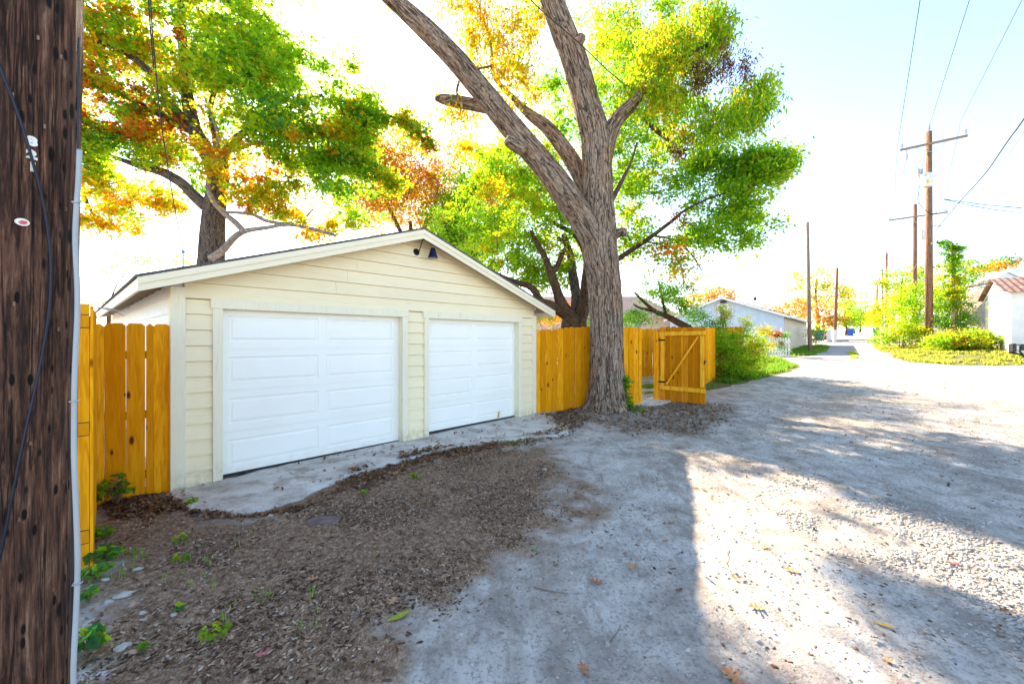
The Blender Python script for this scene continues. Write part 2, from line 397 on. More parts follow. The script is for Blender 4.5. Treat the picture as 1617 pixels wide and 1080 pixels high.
GRAVEL = gpoly([(1270,760),(1340,755),(1450,810),(1560,850),(1700,905),(1760,1020),(1600,1010),(1480,930),(1380,880),(1300,820)])
GRASS_L = gpoly([(1112,616),(1128,600),(1135,580),(1200,560),(1235,568),(1262,578),(1240,588),(1190,600),(1150,610)])
GRASS_P = gpoly([(1232,563),(1245,553),(1262,546),(1300,545),(1312,547),(1306,556),(1290,562)])
GRASS_R = gpoly([(1376,549),(1384,541),(1400,538),(1470,540),(1560,552),(1660,560),(1700,572),(1660,577),(1530,578),(1440,572),(1400,562)])
# ------------------------------------------------------------------ the ground: one sheet
def axis(segs):
    out = []
    for a, b, st in segs: out += list(np.arange(a, b-1e-6, st))
    out.append(segs[-1][1]); return np.array(out)
gx = axis([(-700,-100,60),(-100,-20,8),(-20,-6,.7),(-6,-4,.1),(-4,7,.03),(7,14,.07),(14,45,.4),(45,130,3),(130,1000,60)])
gy = axis([(-60,-6,6),(-6,.6,.5),(.6,7,.03),(7,14,.06),(14,45,.35),(45,130,3),(130,1000,60)])
X, Y = np.meshgrid(gx, gy); xx, yy = X.ravel(), Y.ravel()
dA = pdist(APRON, xx, yy)
wob = (fbm(xx*2.3, yy*2.3, seed=3)-.5)*.5
mulch = 1-sst(-.9, .9, pdist(MULCH, xx, yy)+wob*2.6)
mulch *= sst(.0, .08, dA+wob*.2+.03)
litter = 1-sst(-.7, .5, pdist(LITTER, xx, yy)+wob*2.5)
gravel = 1-sst(-.1, .35, pdist(GRAVEL, xx, yy)+wob)
grass = np.maximum.reduce([1-sst(-.1, .25, pdist(p, xx, yy)+wob*.5) for p in (GRASS_L, GRASS_P, GRASS_R)])
yard_u = xx*AP[0]+yy*AP[1]
zz = gz(xx, yy)
near = 1-sst(14, 30, np.hypot(xx, yy))
bump = (fbm(xx*1.1, yy*1.1, seed=11)-.5)*.07 + (fbm(xx*5, yy*5, seed=21)-.5)*.035 + (fbm(xx*18, yy*18, seed=31, o=2)-.5)*.018
bump += mulch*((fbm(xx*14, yy*14, seed=41, o=3)-.5)*.02+.01) + gravel*(vn(xx*16, yy*16, seed=5)-.5)*.015
# ruts along the alley
vv = xx*D1[1]-yy*D1[0]
bump += -.02*np.exp(-((vv+1.6+(fbm(xx*.4, yy*.4, seed=8)-.5)*.8)/.28)**2) - .02*np.exp(-((vv-.1+(fbm(xx*.4, yy*.4, seed=9)-.5)*.8)/.28)**2)
bump *= near
bump = np.where(dA < .25, bump*np.clip(dA/.25, 0, 1)-.012, bump)
zz = zz + bump
nx_, ny_ = len(gx), len(gy)
I = np.arange(nx_*ny_).reshape(ny_, nx_)
fq = np.stack([I[:-1, :-1], I[:-1, 1:], I[1:, 1:], I[1:, :-1]], -1).reshape(-1, 4)
def mk_ground():
    n = N('alley_dirt', .95, .12); v = n.coord()
    big = n.noise(.55, 5, v); mid = n.noise(3.2, 6, v, .6); fine = n.noise(38, 6, v, .7); vf = n.noise(140, 3, v, .7)
    base = n.ramp(mid, [(.28, (.29, .25, .215)), (.45, (.46, .41, .36)), (.58, (.56, .51, .455)), (.78, (.66, .62, .565))])
    base = n.mix(n.ramp(big, [(.42, 0.), (.62, .55)]), base, n.ramp(mid, [(.3, (.20, .145, .10)), (.7, (.42, .34, .26))]))
    base = n.mix(n.ramp(n.noise(1.3, 6, v, .68), [(.52, 0.), (.66, .6)]), base, (.20, .165, .135))
    base = n.mix(n.ramp(n.noise(2.7, 7, n.coord((1, .45, 1)), .7), [(.54, 0.), (.62, .45)]), base, (.62, .59, .55))
    base = n.mix(n.ramp(fine, [(.38, .6), (.5, 0.)]), base, (.16, .135, .115))
    base = n.mix(n.ramp(vf, [(.62, 0.), (.72, .7)]), base, (.66, .63, .58))
    # small pale pebbles pressed into the dirt
    vo = n.n('ShaderNodeTexVoronoi'); vo.inputs['Scale'].default_value = 34; n.l(v, vo.inputs['Vector'])
    sc = n.n('ShaderNodeSeparateColor'); n.l(vo.outputs['Color'], sc.inputs[0])
    peb = n.math('MULTIPLY', n.ramp(vo.outputs['Distance'], [(.18, 1.), (.30, 0.)]), n.ramp(sc.outputs[0], [(.72, 0.), (.76, .8)]))
    base = n.mix(peb, base, n.mix(sc.outputs[1], (.60, .58, .54), (.28, .26, .25)))
    vo2 = n.n('ShaderNodeTexVoronoi'); vo2.inputs['Scale'].default_value = 15; n.l(n.mix(.04, v, n.noise(30, 3, v), 'ADD'), vo2.inputs['Vector'])
    sc2 = n.n('ShaderNodeSeparateColor'); n.l(vo2.outputs['Color'], sc2.inputs[0])
    grit = n.math('MULTIPLY', n.ramp(vo2.outputs['Distance'], [(.10, 1.), (.20, 0.)]), n.ramp(sc2.outputs[0], [(.70, 0.), (.74, .75)]))
    base = n.mix(grit, base, n.mix(n.ramp(sc2.outputs[1], [(.5, 0.), (.55, 1.)]), (.13, .105, .09), (.70, .67, .62)))
    streak = n.noise(5, 6, n.coord((1, .28, 1), rot=(0, 0, -.72)), .72)
    base = n.mix(n.ramp(streak, [(.36, .55), (.47, 0.)]), base, (.24, .19, .15))
    base = n.mix(n.ramp(streak, [(.56, 0.), (.68, .5)]), base, (.66, .63, .58))
    soil = n.ramp(n.math('ADD', n.math('MULTIPLY', n.noise(24, 7, v, .72), .6), n.math('MULTIPLY', n.noise(95, 3, n.coord((1, .5, 1), rot=(0, 0, .6)), .7), .4)), [(.34, (.055, .030, .018)), (.46, (.175, .105, .063)), (.55, (.33, .215, .138)), (.68, (.55, .42, .31))])
    msk = n.attr('mulch').outputs['Fac']
    m2 = n.ramp(n.math('ADD', msk, n.math('MULTIPLY', n.math('SUBTRACT', n.noise(3.0, 7, v, .72), .5), 1.6)), [(.32, 0.), (.72, 1.)])
    c = n.mix(m2, base, soil)
    lit = n.ramp(n.math('ADD', n.attr('litter').outputs['Fac'], n.math('MULTIPLY', n.math('SUBTRACT', n.noise(6, 6, v, .7), .5), 2.0)), [(.5, 0.), (1.1, .55)])
    c = n.mix(lit, c, n.ramp(fine, [(.3, (.07, .045, .03)), (.7, (.27, .19, .13))]))
    gr = n.ramp(n.math('ADD', n.attr('grassy').outputs['Fac'], n.math('MULTIPLY', n.math('SUBTRACT', n.noise(5, 5, v, .7), .5), .6)), [(.4, 0.), (.6, 1.)])
    c = n.mix(gr, c, n.ramp(n.noise(9, 4, v), [(.3, (.06, .09, .02)), (.7, (.22, .20, .08))]))
    n.col(c)
    h = n.math('ADD', n.math('MULTIPLY', fine, .6), n.math('ADD', n.math('MULTIPLY', vf, .25), n.math('MULTIPLY', peb, .3)))
    n.bump(h, 1.0, .02); return n.m
M['ground'] = mk_ground()
ground = npmesh('ground', np.stack([xx, yy, zz], 1), fq, M['ground'], smooth=True)
for nm, a in (('mulch', mulch), ('litter', litter), ('grassy', grass)):
    at = ground.data.attributes.new(nm, 'FLOAT', 'POINT'); at.data.foreach_set('value', a.astype(np.float32))
tag(ground, kind='structure')
# a height lookup that includes the bumps
def gh(x, y):
    x = np.asarray(x, float); y = np.asarray(y, float)
    i = np.clip(np.searchsorted(gx, x)-1, 0, nx_-2); j = np.clip(np.searchsorted(gy, y)-1, 0, ny_-2)
    tx = (x-gx[i])/(gx[i+1]-gx[i]); ty = (y-gy[j])/(gy[j+1]-gy[j]); Z = zz.reshape(ny_, nx_)
    return (Z[j, i]*(1-tx)+Z[j, i+1]*tx)*(1-ty) + (Z[j+1, i]*(1-tx)+Z[j+1, i+1]*tx)*ty
# alley track running away, a thin sheet with ragged edges
def mk_alley():
    n = N('alley_gravel', .95, .1); v = n.coord(); f = n.noise(1.3, 6, v, .65); g = n.noise(30, 5, v, .7)
    c = n.ramp(f, [(.3, (.30, .28, .27)), (.7, (.47, .44, .41))]); n.col(n.mix(n.ramp(g, [(.3, .5), (.6, 0.)]), c, (.18, .17, .16))); n.bump(g, .5, .01); return n.m
M['alley'] = mk_alley()
vs = []; c0 = np.array((18.6, 23.3)); ss = np.concatenate([np.arange(-4, 30, .5), np.arange(30, 260, 5)])
for s_ in ss:
    for k in range(9):
        q = (k/8-.5)*2
        hw = 1.75 + (float(fbm(s_*.7, q*3+50, seed=2))-.5)*.7
        p = c0 + AL*s_ + AP*q*hw
        edge = 0.010*(1-abs(q)**6) - .006*abs(q)**6
        vs.append((p[0], p[1], float(gh(p[0], p[1])) + edge + .012))
fs = [(i*9+k, i*9+k+1, (i+1)*9+k+1, (i+1)*9+k) for i in range(len(ss)-1) for k in range(8)]
tag(npmesh('alley_road', vs, fs, M['alley'], smooth=True), kind='structure')
# concrete apron in front of the garage doors
def mk_conc():
    n = N('old_concrete', .9, .15); v = n.coord(); f = n.noise(1.7, 6, v, .6); g = n.noise(45, 6, v, .7)
    c = n.ramp(f, [(.3, (.50, .455, .40)), (.5, (.64, .60, .54)), (.75, (.70, .67, .61))])
    c = n.mix(n.ramp(n.noise(3.2, 7, v, .75), [(.46, 0.), (.62, .75)]), c, (.30, .235, .18))
    n.col(n.mix(n.ramp(g, [(.3, .45), (.5, 0.)]), c, (.25, .22, .20))); n.bump(n.math('ADD', n.math('MULTIPLY', g, .4), f), .35, .012); return n.m
M['concrete'] = mk_conc()
ax = axis([(APRON[:, 0].min()-.1, APRON[:, 0].max()+.1, .05)]); ay = axis([(APRON[:, 1].min()-.1, APRON[:, 1].max()+.4, .05)])
AX, AY = np.meshgrid(ax, ay); a0, a1 = AX.ravel(), AY.ravel()
dd = pdist(APRON, a0, a1) + (fbm(a0*4, a1*4, seed=77)-.5)*.22+(fbm(a0*13, a1*13, seed=78)-.5)*.10
az = gz(a0, a1) + .018 + (fbm(a0*1.5, a1*1.5, seed=6)-.5)*.010 - np.clip((dd+.03)/.10, 0, 1)*.06
I = np.arange(len(a0)).reshape(len(ay), len(ax)); q = np.stack([I[:-1, :-1], I[:-1, 1:], I[1:, 1:], I[1:, :-1]], -1).reshape(-1, 4)
q = q[(dd[q] < .09).all(1)]
tag(npmesh('concrete_apron', np.stack([a0, a1, az], 1), q, M['concrete'], smooth=True), kind='structure')
sl = MB(); pc = G(1028, 634)
part_ = None
sp = [G(1005,640), G(1037,641), G(1062,634), G(1030,629)]
sl.add([(p[0], p[1], p[2]+.045) for p in sp]+[(p[0], p[1], p[2]-.1) for p in sp], [(0,1,2,3),(0,4,5,1),(1,5,6,2),(2,6,7,3),(3,7,4,0)])
tag(part('gate_path', sl, M['concrete']), kind='structure')

# ------------------------------------------------------------------ the garage
GC = np.array((-3.82, 4.72)); GR = math.atan2(.7295, .684)
def RW(px, py, wv=0.0):           # photo ray met with the plane a distance wv behind the garage front; local (t, w, z)
    r = (px-CX)/F; o = GC + D2*wv
    t = (r*o[1]-o[0])/(D1[0]-r*D1[1]); Yd = o[1]+D1[1]*t
    return np.array((t, wv, CH+(HY-py)/F*Yd))
def TX(px, wv=0.0): return float(RW(px, 0, wv)[0])
gar = thing('garage', 'cream two door garage with horizontal board siding and low gable roof', 'garage', (GC[0], GC[1], 0), GR)
LW = 6.32; DW = 8.6; EZ = 2.36; AZ = 3.51; OH = .32; SL = (AZ-EZ)/(LW/2+OH)
def roofz(t): return AZ - SL*abs(t-LW/2)
T1, T2 = TX(351), TX(633); T3, T4 = TX(675), TX(816.5)
TRW = .105
HZ = 2.075
o1a, o1b, o2a, o2b = T1-TRW, T2+TRW, T3-TRW*.9, T4+TRW
CBW = .115
wall = MB()
ROW = .182
k = 0; z0 = .0
def lap(mb, xa0, xb0, xa1, xb1, z0, z1):
    yb, yt, yk = -.029, -.004, .012; z1 = z1-.004
    mb.add([(xa0,yb,z0),(xb0,yb,z0),(xb1,yt,z1),(xa1,yt,z1),(xa0,yk,z0),(xb0,yk,z0),(xb1,yk,z1),(xa1,yk,z1)],
           [(0,1,2,3),(0,4,5,1),(1,5,6,2),(2,6,7,3),(3,7,4,0)])
while z0 < AZ-.05:
    z1 = z0+ROW
    if z0 < HZ+.10:
        for a, b in ((CBW, o1a), (o1b, o2a), (o2b, LW-CBW)): lap(wall, a, b, a, b, z0, min(z1, HZ+.10))
    if z1 > HZ+.10:
        def lim(z):
            h = (AZ-.04-z)/SL; return max(CBW*.9, LW/2-h), min(LW-CBW*.9, LW/2+h)
        if z0 < AZ-.1:
            za = max(z0, HZ+.10); a0_, b0_ = lim(za); a1_, b1_ = lim(min(z1, AZ-.06))
            # boards butt at a random joint
            j = random.choice((.0005, .9995, random.uniform(.25, .75))); m0 = a0_+(b0_-a0_)*j; m1 = max(a1_, min(b1_, m0))
            lap(wall, a0_, m0-.0015, a1_, m1-.0015, za, min(z1, AZ-.06)); lap(wall, m0+.0015, b0_, m1+.0015, b1_, za, min(z1, AZ-.06))
    z0 = z1
part('siding', wall, M['cream'], gar)
# left side wall siding, solid shell behind
sw = MB(); z0 = 0
while z0 < 2.3:
    z1 = min(z0+ROW, 2.34)
    sw.add([(-.020, .0, z0), (-.020, DW, z0), (-.004, DW, z1), (-.004, 0, z1), (.01, 0, z0), (.01, DW, z0)], [(0,3,2,1),(0,1,5,4)]); z0 = z1
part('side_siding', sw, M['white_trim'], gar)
sh = MB()
sh.box(.0, .1, .08, DW, 0, 2.3); sh.box(LW-.1, LW, .08, DW, 0, 2.3); sh.box(.1, LW-.1, DW-.1, DW, 0, 2.3)
sh.prism([(0.0, HZ+.06), (LW, HZ+.06), (LW, 2.38), (LW/2, AZ-.1), (0, 2.38)], .012, .09)
for a, b in ((0, o1a+.05), (o1b-.05, o2a+.05), (o2b-.05, LW)): sh.box(a, b, .013, .09, 0, HZ+.06)
part('wall', sh, M['white_wall'], gar)
# corner boards and door casings
for nm, a, b in (('corner_board', -.022, CBW), ('corner_board', LW-CBW, LW+.012)):
    m = MB(); m.box(a, b, -.042, .0, -.03 if a < 1 else .03, 2.30 if a < 1 else 2.24); part(nm, m, M['cream_trim'], gar, bevel=.003)
m = MB(); m.box(-.024, -.002, .001, .10, 0, 2.30); part('corner_board', m, M['cream_trim'], gar)
def casing(ta, tb, ga, gb):
    m = MB()
    m.box(ta, ta+(TRW-.004 if ta == o1a else TRW*.9-.004), -.052, .0, .02+.008*ta, HZ-.001)
    part('door_casing', m, M['cream_trim'], gar, bevel=.003); m = MB()
    m.box(tb-TRW+.004, tb, -.052, .0, .02+.008*tb, HZ-.001)
    part('door_casing', m, M['cream_trim'], gar, bevel=.003); m = MB()
    m.box(ta-.02, tb+.01, -.055, .0, HZ, HZ+.115)
    part('door_casing', m, M['cream_trim'], gar, bevel=.003)
    j = MB()                              # jambs going back to the door leaf
    j.box(ta+.03, ta+TRW-.006, .001, .16, .0, HZ); j.box(tb-TRW+.006, tb-.03, .001, .16, .0, HZ); j.box(ta+.03, tb-.03, .001, .16, HZ+.0, HZ+.04)
    part('door_jamb', j, M['cream_trim'], gar)
casing(o1a, o1b, 0, 0); casing(o2a, o2b, 0, 0)
m = MB(); m.box(o1b+.004, o2a-.004, -.03, -.021, .03, .05); part('sill_strip', m, M['cream_trim'], gar)
def door(ta, tb, zb, label):
    d = MB(); W0 = .085; n = 4; H = HZ+.02-zb; hs = H/n
    for r in range(n):
        a = zb+r*hs+.003; b = zb+(r+1)*hs-.003
        for c in range(2):
            xa = ta+(tb-ta)*c/2; xb = ta+(tb-ta)*(c+1)/2
            ed = .10; mi = .055
            pa = xa+(ed if c == 0 else mi); pb = xb-(mi if c == 0 else ed); pz0 = a+.09; pz1 = b-.09
            loops = [(xa, xb, a, b, 0)]
            for ins, dep in ((0, 0), (.012, .011), (.030, .011), (.052, .001)): loops.append((pa+ins, pb-ins, pz0+ins, pz1-ins, dep))
            vs = []
            for (x0, x1, zz0, zz1, dp) in loops: vs += [(x0, W0+dp, zz0), (x1, W0+dp, zz0), (x1, W0+dp, zz1), (x0, W0+dp, zz1)]
            fs = []
            for l in range(len(loops)-1):
                for e in range(4): fs.append((l*4+e, l*4+(e+1) % 4, (l+1)*4+(e+1) % 4, (l+1)*4+e))
            e = (len(loops)-1)*4; fs.append((e, e+1, e+2, e+3)); d.add(vs, fs)
        # bevelled lips between sections
        for (zz0, zz1) in ((a-.003, a), (b, b+.003)):
            if zz0 < zb+.001 or zz1 > zb+H-.001: continue
            d.box(ta, tb, W0+.006, W0+.012, zz0, zz1)
    d.box(ta, tb, W0+.013, W0+.04, zb, zb+H)
    o = part('garage_door', d, M['door'], gar); o['label'] = label
    g = MB(); g.box(ta, tb, W0-.012, W0+.02, zb-.02, zb-.0005); part('bottom_seal', g, M['gasket'], o)
door(T1-.02, T2+.02, .05, 'wider white garage door with raised panels on the left')
door(T3-.02, T4+.02, .09, 'smaller looking white garage door with raised panels on the right')
# roof: deck, fascia, soffit
deck = MB()
y0, y1 = -OH-.015, DW+OH
for sgn in (-1, 1):
    e = LW/2+sgn*(LW/2+OH+.02); ez = AZ-SL*(LW/2+OH+.02)
    p = [(LW/2, AZ+.012), (e, ez+.012), (e, ez-.018), (LW/2, AZ-.018)]
    deck.prism(p, y0, y1)
roof = part('roof', deck, M['shingle'], gar)
fa = MB(); b1 = .145; b2 = .07
for sgn in (-1, 1):
    e = LW/2+sgn*(LW/2+OH); ez = AZ-SL*(LW/2+OH)
    fa.prism([(LW/2, AZ-.019), (e, ez-.019), (e, ez-.019-b1), (LW/2, AZ-.019-b1)], -OH+.002, -OH+.027)
    fa.prism([(LW/2, AZ-.020), (e, ez-.020), (e, ez-.020-b2), (LW/2, AZ-.020-b2)], -OH-.012, -OH+.0)
part('gable_fascia', fa, M['fascia'], roof)
ef = MB()
for e in (-OH, LW+OH-.025):
    zt = AZ-SL*(LW/2+OH)-.02
    ef.box(e, e+.025, -OH+.03, DW+OH-.01, zt-.135, zt-.004)
part('eave_fascia', ef, M['cream_trim'], roof)
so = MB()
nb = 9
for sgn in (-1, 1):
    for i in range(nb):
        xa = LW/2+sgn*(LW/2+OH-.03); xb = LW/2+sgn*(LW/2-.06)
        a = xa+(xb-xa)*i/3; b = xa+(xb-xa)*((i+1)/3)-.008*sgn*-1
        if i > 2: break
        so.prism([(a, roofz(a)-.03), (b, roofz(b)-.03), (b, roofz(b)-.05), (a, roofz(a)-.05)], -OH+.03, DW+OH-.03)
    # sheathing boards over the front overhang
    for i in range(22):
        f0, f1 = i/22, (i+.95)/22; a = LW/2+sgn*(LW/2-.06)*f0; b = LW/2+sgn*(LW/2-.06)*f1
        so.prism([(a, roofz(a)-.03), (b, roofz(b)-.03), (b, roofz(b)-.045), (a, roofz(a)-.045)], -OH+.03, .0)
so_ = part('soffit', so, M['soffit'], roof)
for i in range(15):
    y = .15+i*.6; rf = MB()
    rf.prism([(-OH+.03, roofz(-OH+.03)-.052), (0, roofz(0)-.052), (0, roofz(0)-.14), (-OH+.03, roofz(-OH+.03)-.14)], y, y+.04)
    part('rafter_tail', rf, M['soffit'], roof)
fr = MB()       # frieze board under the gable soffit
for sgn in (-1, 1):
    a = LW/2+sgn*.0; e = LW/2+sgn*(LW/2-.001)
    fr.prism([(a, roofz(a)-.05), (e, roofz(e)-.05), (e, roofz(e)-.12), (a, roofz(a)-.12)], -.040, -.030)
part('frieze_board', fr, M['cream'], gar)
# yellow paint marker on the door foot
m = MB(); a = RW(787, 656, .07); m.add([(a[0]-.02, .072, a[2]-.04), (a[0]+.03, .072, a[2]-.04), (a[0]+.05, .072, a[2]+.09), (a[0]+.015, .072, a[2]+.07)], [(0,1,2,3)])
m.add([(x, .078, z) for x, _, z in m.v[:4]], [(3,2,1,0)]); part('paint_mark', m, M['yellow_paint'], gar)
# wall lamp
L0 = RW(658, 398, -.03); J1 = RW(669, 374, -.16); J2 = RW(683.5, 382, -.22); SHp = RW(683, 392, -.22)
def loc2w(p): return (GC[0]+D1[0]*p[0]+D2[0]*p[1], GC[1]+D1[1]*p[0]+D2[1]*p[1], p[2])
lw = loc2w(L0); lamp = thing('wall_lamp', 'black swing arm barn lamp with flared shade under the garage gable', 'lamp', lw, GR)
rel = lambda p: (p[0]-L0[0], p[1]-L0[1], p[2]-L0[2])
m = MB(); m.tube([(0, .028, 0), (0, .004, 0), (0, -.006, 0)], [.058, .058, .05], 20); part('backplate', m, M['black'], lamp)
m = MB(); m.tube([(0, 0, 0), (0, -.05, 0)], .014, 10); m.tube([(0.01, -.05, .0), rel(J1)], .008, 8); m.tube([rel(J1), rel(J2)], .008, 8)
part('arm', m, M['black'], lamp, True)
for j in (rel(J1), rel(J2)): m = MB(); m.lathe((j[0], j[1], j[2]-.018), [(.004, 0), (.019, .006), (.021, .018), (.019, .030), (.004, .036)], 10); part('joint', m, M['black'], lamp, True)
j = rel(J2); m = MB(); m.lathe((j[0], j[1], j[2]-.10), [(.025, 0), (.026, .02), (.017, .025), (.018, .05), (.01, .065), (.008, .085)], 14); part('socket', m, M['brass'], lamp, True)
m = MB(); m.lathe((j[0], j[1], j[2]-.275), [(.084, 0), (.088, .0), (.086, .012), (.080, .018), (.035, .165), (.026, .175), (.02, .176)], 24); part('lamp_shade', m, M['shade_blue'], lamp, True)
# service mast on the roof
mp = P(289, 418, 7.4); mast = thing('service_mast', 'thin white wire mast with small insulator standing on the garage roof', 'mast', mp)
m = MB(); m.tube([(0, 0, -.15), (0, 0, .22)], .018, 10); part('pipe', m, M['white_paint'], mast)
m = MB(); m.lathe((0, 0, .2), [(.02, 0), (.035, .01), (.02, .025), (.035, .035), (.018, .06)], 10); m.bar((-.08, 0, .2), (.1, 0, .24), .012, .012); part('insulator', m, M['ceramic'], mast)

# ------------------------------------------------------------------ fences
def picket(mb, x, wd, z0, z1, y0=0, th=.018, ear=.03, lean=0):
    a, b = x, x+wd; e = ear
    poly = [(a, z0), (b, z0), (b+lean, z1-e), (b-e+lean, z1), (a+e+lean, z1), (a+lean, z1-e)]
    mb.prism(poly, y0, y0+th)
def boards(parent, L, widths, zf, h, y0=0, gap=.004, side=1, seed=1, mat='cedar', name='picket_panel'):
    r = random.Random(seed); mb = MB(); x = 0; i = 0
    while x < L-.01:
        wd = widths[i % len(widths)] if isinstance(widths, list) else widths*r.uniform(.97, 1.03)
        wd = min(wd, L-x); 
        if wd < .03: break
        zb = zf(x+wd/2); picket(mb, x, wd-gap*r.uniform(.3, 2.2), zb+r.uniform(-.01, .02), zb+h+r.uniform(-.012, .012), y0+r.uniform(-.002, .002), .018, .028, r.uniform(-.004, .004)); x += wd; i += 1
    return part(name, mb, M[mat], parent, bevel=.002)
def fence(label, A, B, h=1.83, widths=.142, posts=(), rails=(.3, .95, 1.6), rail_side=1, seed=1, zoff=0, group=None, extra=None):
    A = np.array(A[:2], float); B = np.array(B[:2], float); L = float(np.hypot(*(B-A))); ang = math.atan2(*(B-A)[::-1]); d = (B-A)/L
    z0 = float(gz(*A)); f = thing('wood_fence', label, 'fence', (A[0], A[1], z0), ang, group)
    zf = lambda x: float(gz(*(A+d*x)))-z0+zoff
    boards(f, L, widths, zf, h, seed=seed)
    for rz in rails:
        m = MB(); yr = .02 if rail_side > 0 else -.04
        m.bar((0.0, yr+.019, zf(0)+rz), (L, yr+.019, zf(L)+rz), .036, .085); part('rail', m, M['cedar_dark'], f)
    for x in posts:
        m = MB(); yp = .06 if rail_side > 0 else -.135; m.box(x-.045, x+.045, yp, yp+.09, zf(x)-.1, zf(x)+h-.03); part('post', m, M['cedar_dark'], f)
    return f
# left of the garage (boards run from the far corner back to the garage)
fl0 = GC - D1*.66 + D2*.02; fl1 = GC - D1*.003 + D2*.02
fence('short run of wide orange pickets between the garage corner and the near fence end', fl0, fl1, 1.93, [.115, .165, .16, .062, .15], (.0,), seed=3, zoff=-.06)
# near panel seen end on, with rail ends
pe = np.array((-3.165, 3.12)); pb = fl0 + D2*.0 + D1*.02
nf = thing('wood_fence', 'orange fence end seen edge on with square rail ends beside the utility pole', 'fence', (pe[0], pe[1], float(gz(*pe))), math.atan2(*(pb-pe)[::-1]))
L = float(np.hypot(*(pb-pe)))
boards(nf, L, .142, lambda x: 0, 1.95, y0=-.036, seed=8)
m = MB(); m.box(.0, .09, -.0165, .15, -.1, 1.97); part('post', m, M['cedar'], nf)
m = MB(); m.box(L-.1, L-.01, -.0165, .15, -.1, 1.90); part('post', m, M['cedar'], nf)
for rz in (.24, 1.04, 1.84):
    m = MB(); m.box(-.002, .0, -.0163, .056, rz-.051, rz+.051); part('rail_slot', m, M['gasket'], nf)
    m = MB(); m.box(-.006, -.0022, -.0163, .050, rz-.045, rz+.045); m.box(.0902, L-.101, -.0163, .022, rz-.045, rz+.045); part('rail', m, M['cedar_dark'], nf)
# the diagonal behind the pecan and the run along the alley
gr0 = GC + D1*(LW+.03) + D2*.03
q1 = np.array((3.12, 10.07)); q2 = np.array((3.74, 10.62)); q3 = np.array((6.96, 14.35))
fence('long orange picket fence between the garage and the pecan trunk', gr0, q1, 1.86, .139, (1.3, 2.55), seed=5)
m0 = fence('orange fence run behind the open gate toward the green bushes', q2+D1*.06, q3, 1.80, .142, (2.4,), seed=6)
back = fence('lower orange fence deep in the yard seen through the gate opening', (3.0, 16.1), (8.5, 15.4), 1.80, .145, (), seed=7, rail_side=1)
# open gate
hp = q2; fe = np.array((4.62, 10.02)); ang = math.atan2(*(fe-hp)[::-1]); gw = float(np.hypot(*(fe-hp)))
gate = thing('wooden_gate', 'open orange plank gate with diagonal brace', 'gate', (hp[0], hp[1], float(gz(*hp))), ang)
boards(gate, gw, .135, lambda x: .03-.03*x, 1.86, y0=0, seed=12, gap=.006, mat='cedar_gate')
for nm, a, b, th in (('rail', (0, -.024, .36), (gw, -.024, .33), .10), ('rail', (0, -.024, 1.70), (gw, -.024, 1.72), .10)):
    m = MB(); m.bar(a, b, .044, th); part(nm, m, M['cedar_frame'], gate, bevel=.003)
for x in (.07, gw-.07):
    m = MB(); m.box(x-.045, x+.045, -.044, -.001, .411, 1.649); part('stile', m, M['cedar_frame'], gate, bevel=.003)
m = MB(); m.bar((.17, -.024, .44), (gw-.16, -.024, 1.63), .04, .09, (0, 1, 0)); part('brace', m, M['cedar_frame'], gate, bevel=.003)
m = MB(); m.box(gw+.002, gw+.03, -.01, .02, 1.02, 1.035); m.box(gw-.03, gw+.004, -.046, -.04, .98, 1.07); part('latch', m, M['black'], gate)
for z in (.5, 1.55):
    m = MB(); m.box(-.03, .14, -.046, -.0395, z-.02, z+.02); part('hinge', m, M['black'], gate)
gp = thing('gate_post', 'square orange post the open gate hangs from', 'post', (hp[0]-.07, hp[1]+.03, float(gz(*hp))), ang)
m = MB(); m.box(-.06, .045, -.05, .05, -.1, 1.76); part('post_shaft', m, M['cedar'], gp, bevel=.004)
# loose cable by the left eave
c = MB(); pts = [P(146, 485, 4.5), P(175, 488, 4.7), P(190, 491, 4.9), P(205, 486, 5.0)]; c.tube(catmull(pts), .008, 6)
c.tube(catmull([P(165, 488, 4.6), P(185, 494, 4.8), P(196, 499, 4.9)]), .004, 5)
tag(part('loose_cable', c, M['steel'], None, True), 'grey cable end poking out over the fence below the garage eave', 'cable')

# ------------------------------------------------------------------ near utility pole
pcx, pcy, pr = -1.545, 1.255, .17
pole = thing('utility_pole', 'dark weathered utility pole in the near left foreground with house numbers', 'utility pole', (pcx, pcy, 0))
def pdisp(a, L):
    v = fbm(np.cos(a)*7+20, np.sin(a)*7+20, L*.5, 3, 4); w2 = vn(np.cos(a)*26+40, np.sin(a)*26+40, L*1.6, 9); w3 = vn(np.cos(a)*13+60, np.sin(a)*13+60, L*.8, 19)
    return 1+(v-.5)*.07+(w2-.5)*.022-.03*sst(.72, .85, w3)
m = MB(); zs = np.concatenate([np.arange(-.3, 3.4, .04), np.arange(3.4, 11, .5)])
leanx = .014
m.tube([(leanx*(z-1.2), 0, z) for z in zs], [pr*(1-.004*z) for z in zs], 110, disp=pdisp)
part('pole_shaft', m, M['pole'], pole, True)
def phit(px, py, off=0.0):
    dx, dy, dz = (px-CX)/F, 1.0, (HY-py)/F; z = CH+dz*1.2
    for _ in range(4):
        cx_ = pcx+leanx*(z-1.2); r = pr*(1-.004*z)+off; a = dx*dx+dy*dy; b = -2*(dx*cx_+dy*pcy); c_ = cx_*cx_+pcy*pcy-r*r
        D = b*b-4*a*c_; Yd = (-b-math.sqrt(max(D, 0)))/(2*a); z = CH+dz*Yd
    return np.array((dx*Yd, Yd, z)), cx_
off = (pcx, pcy, 0)
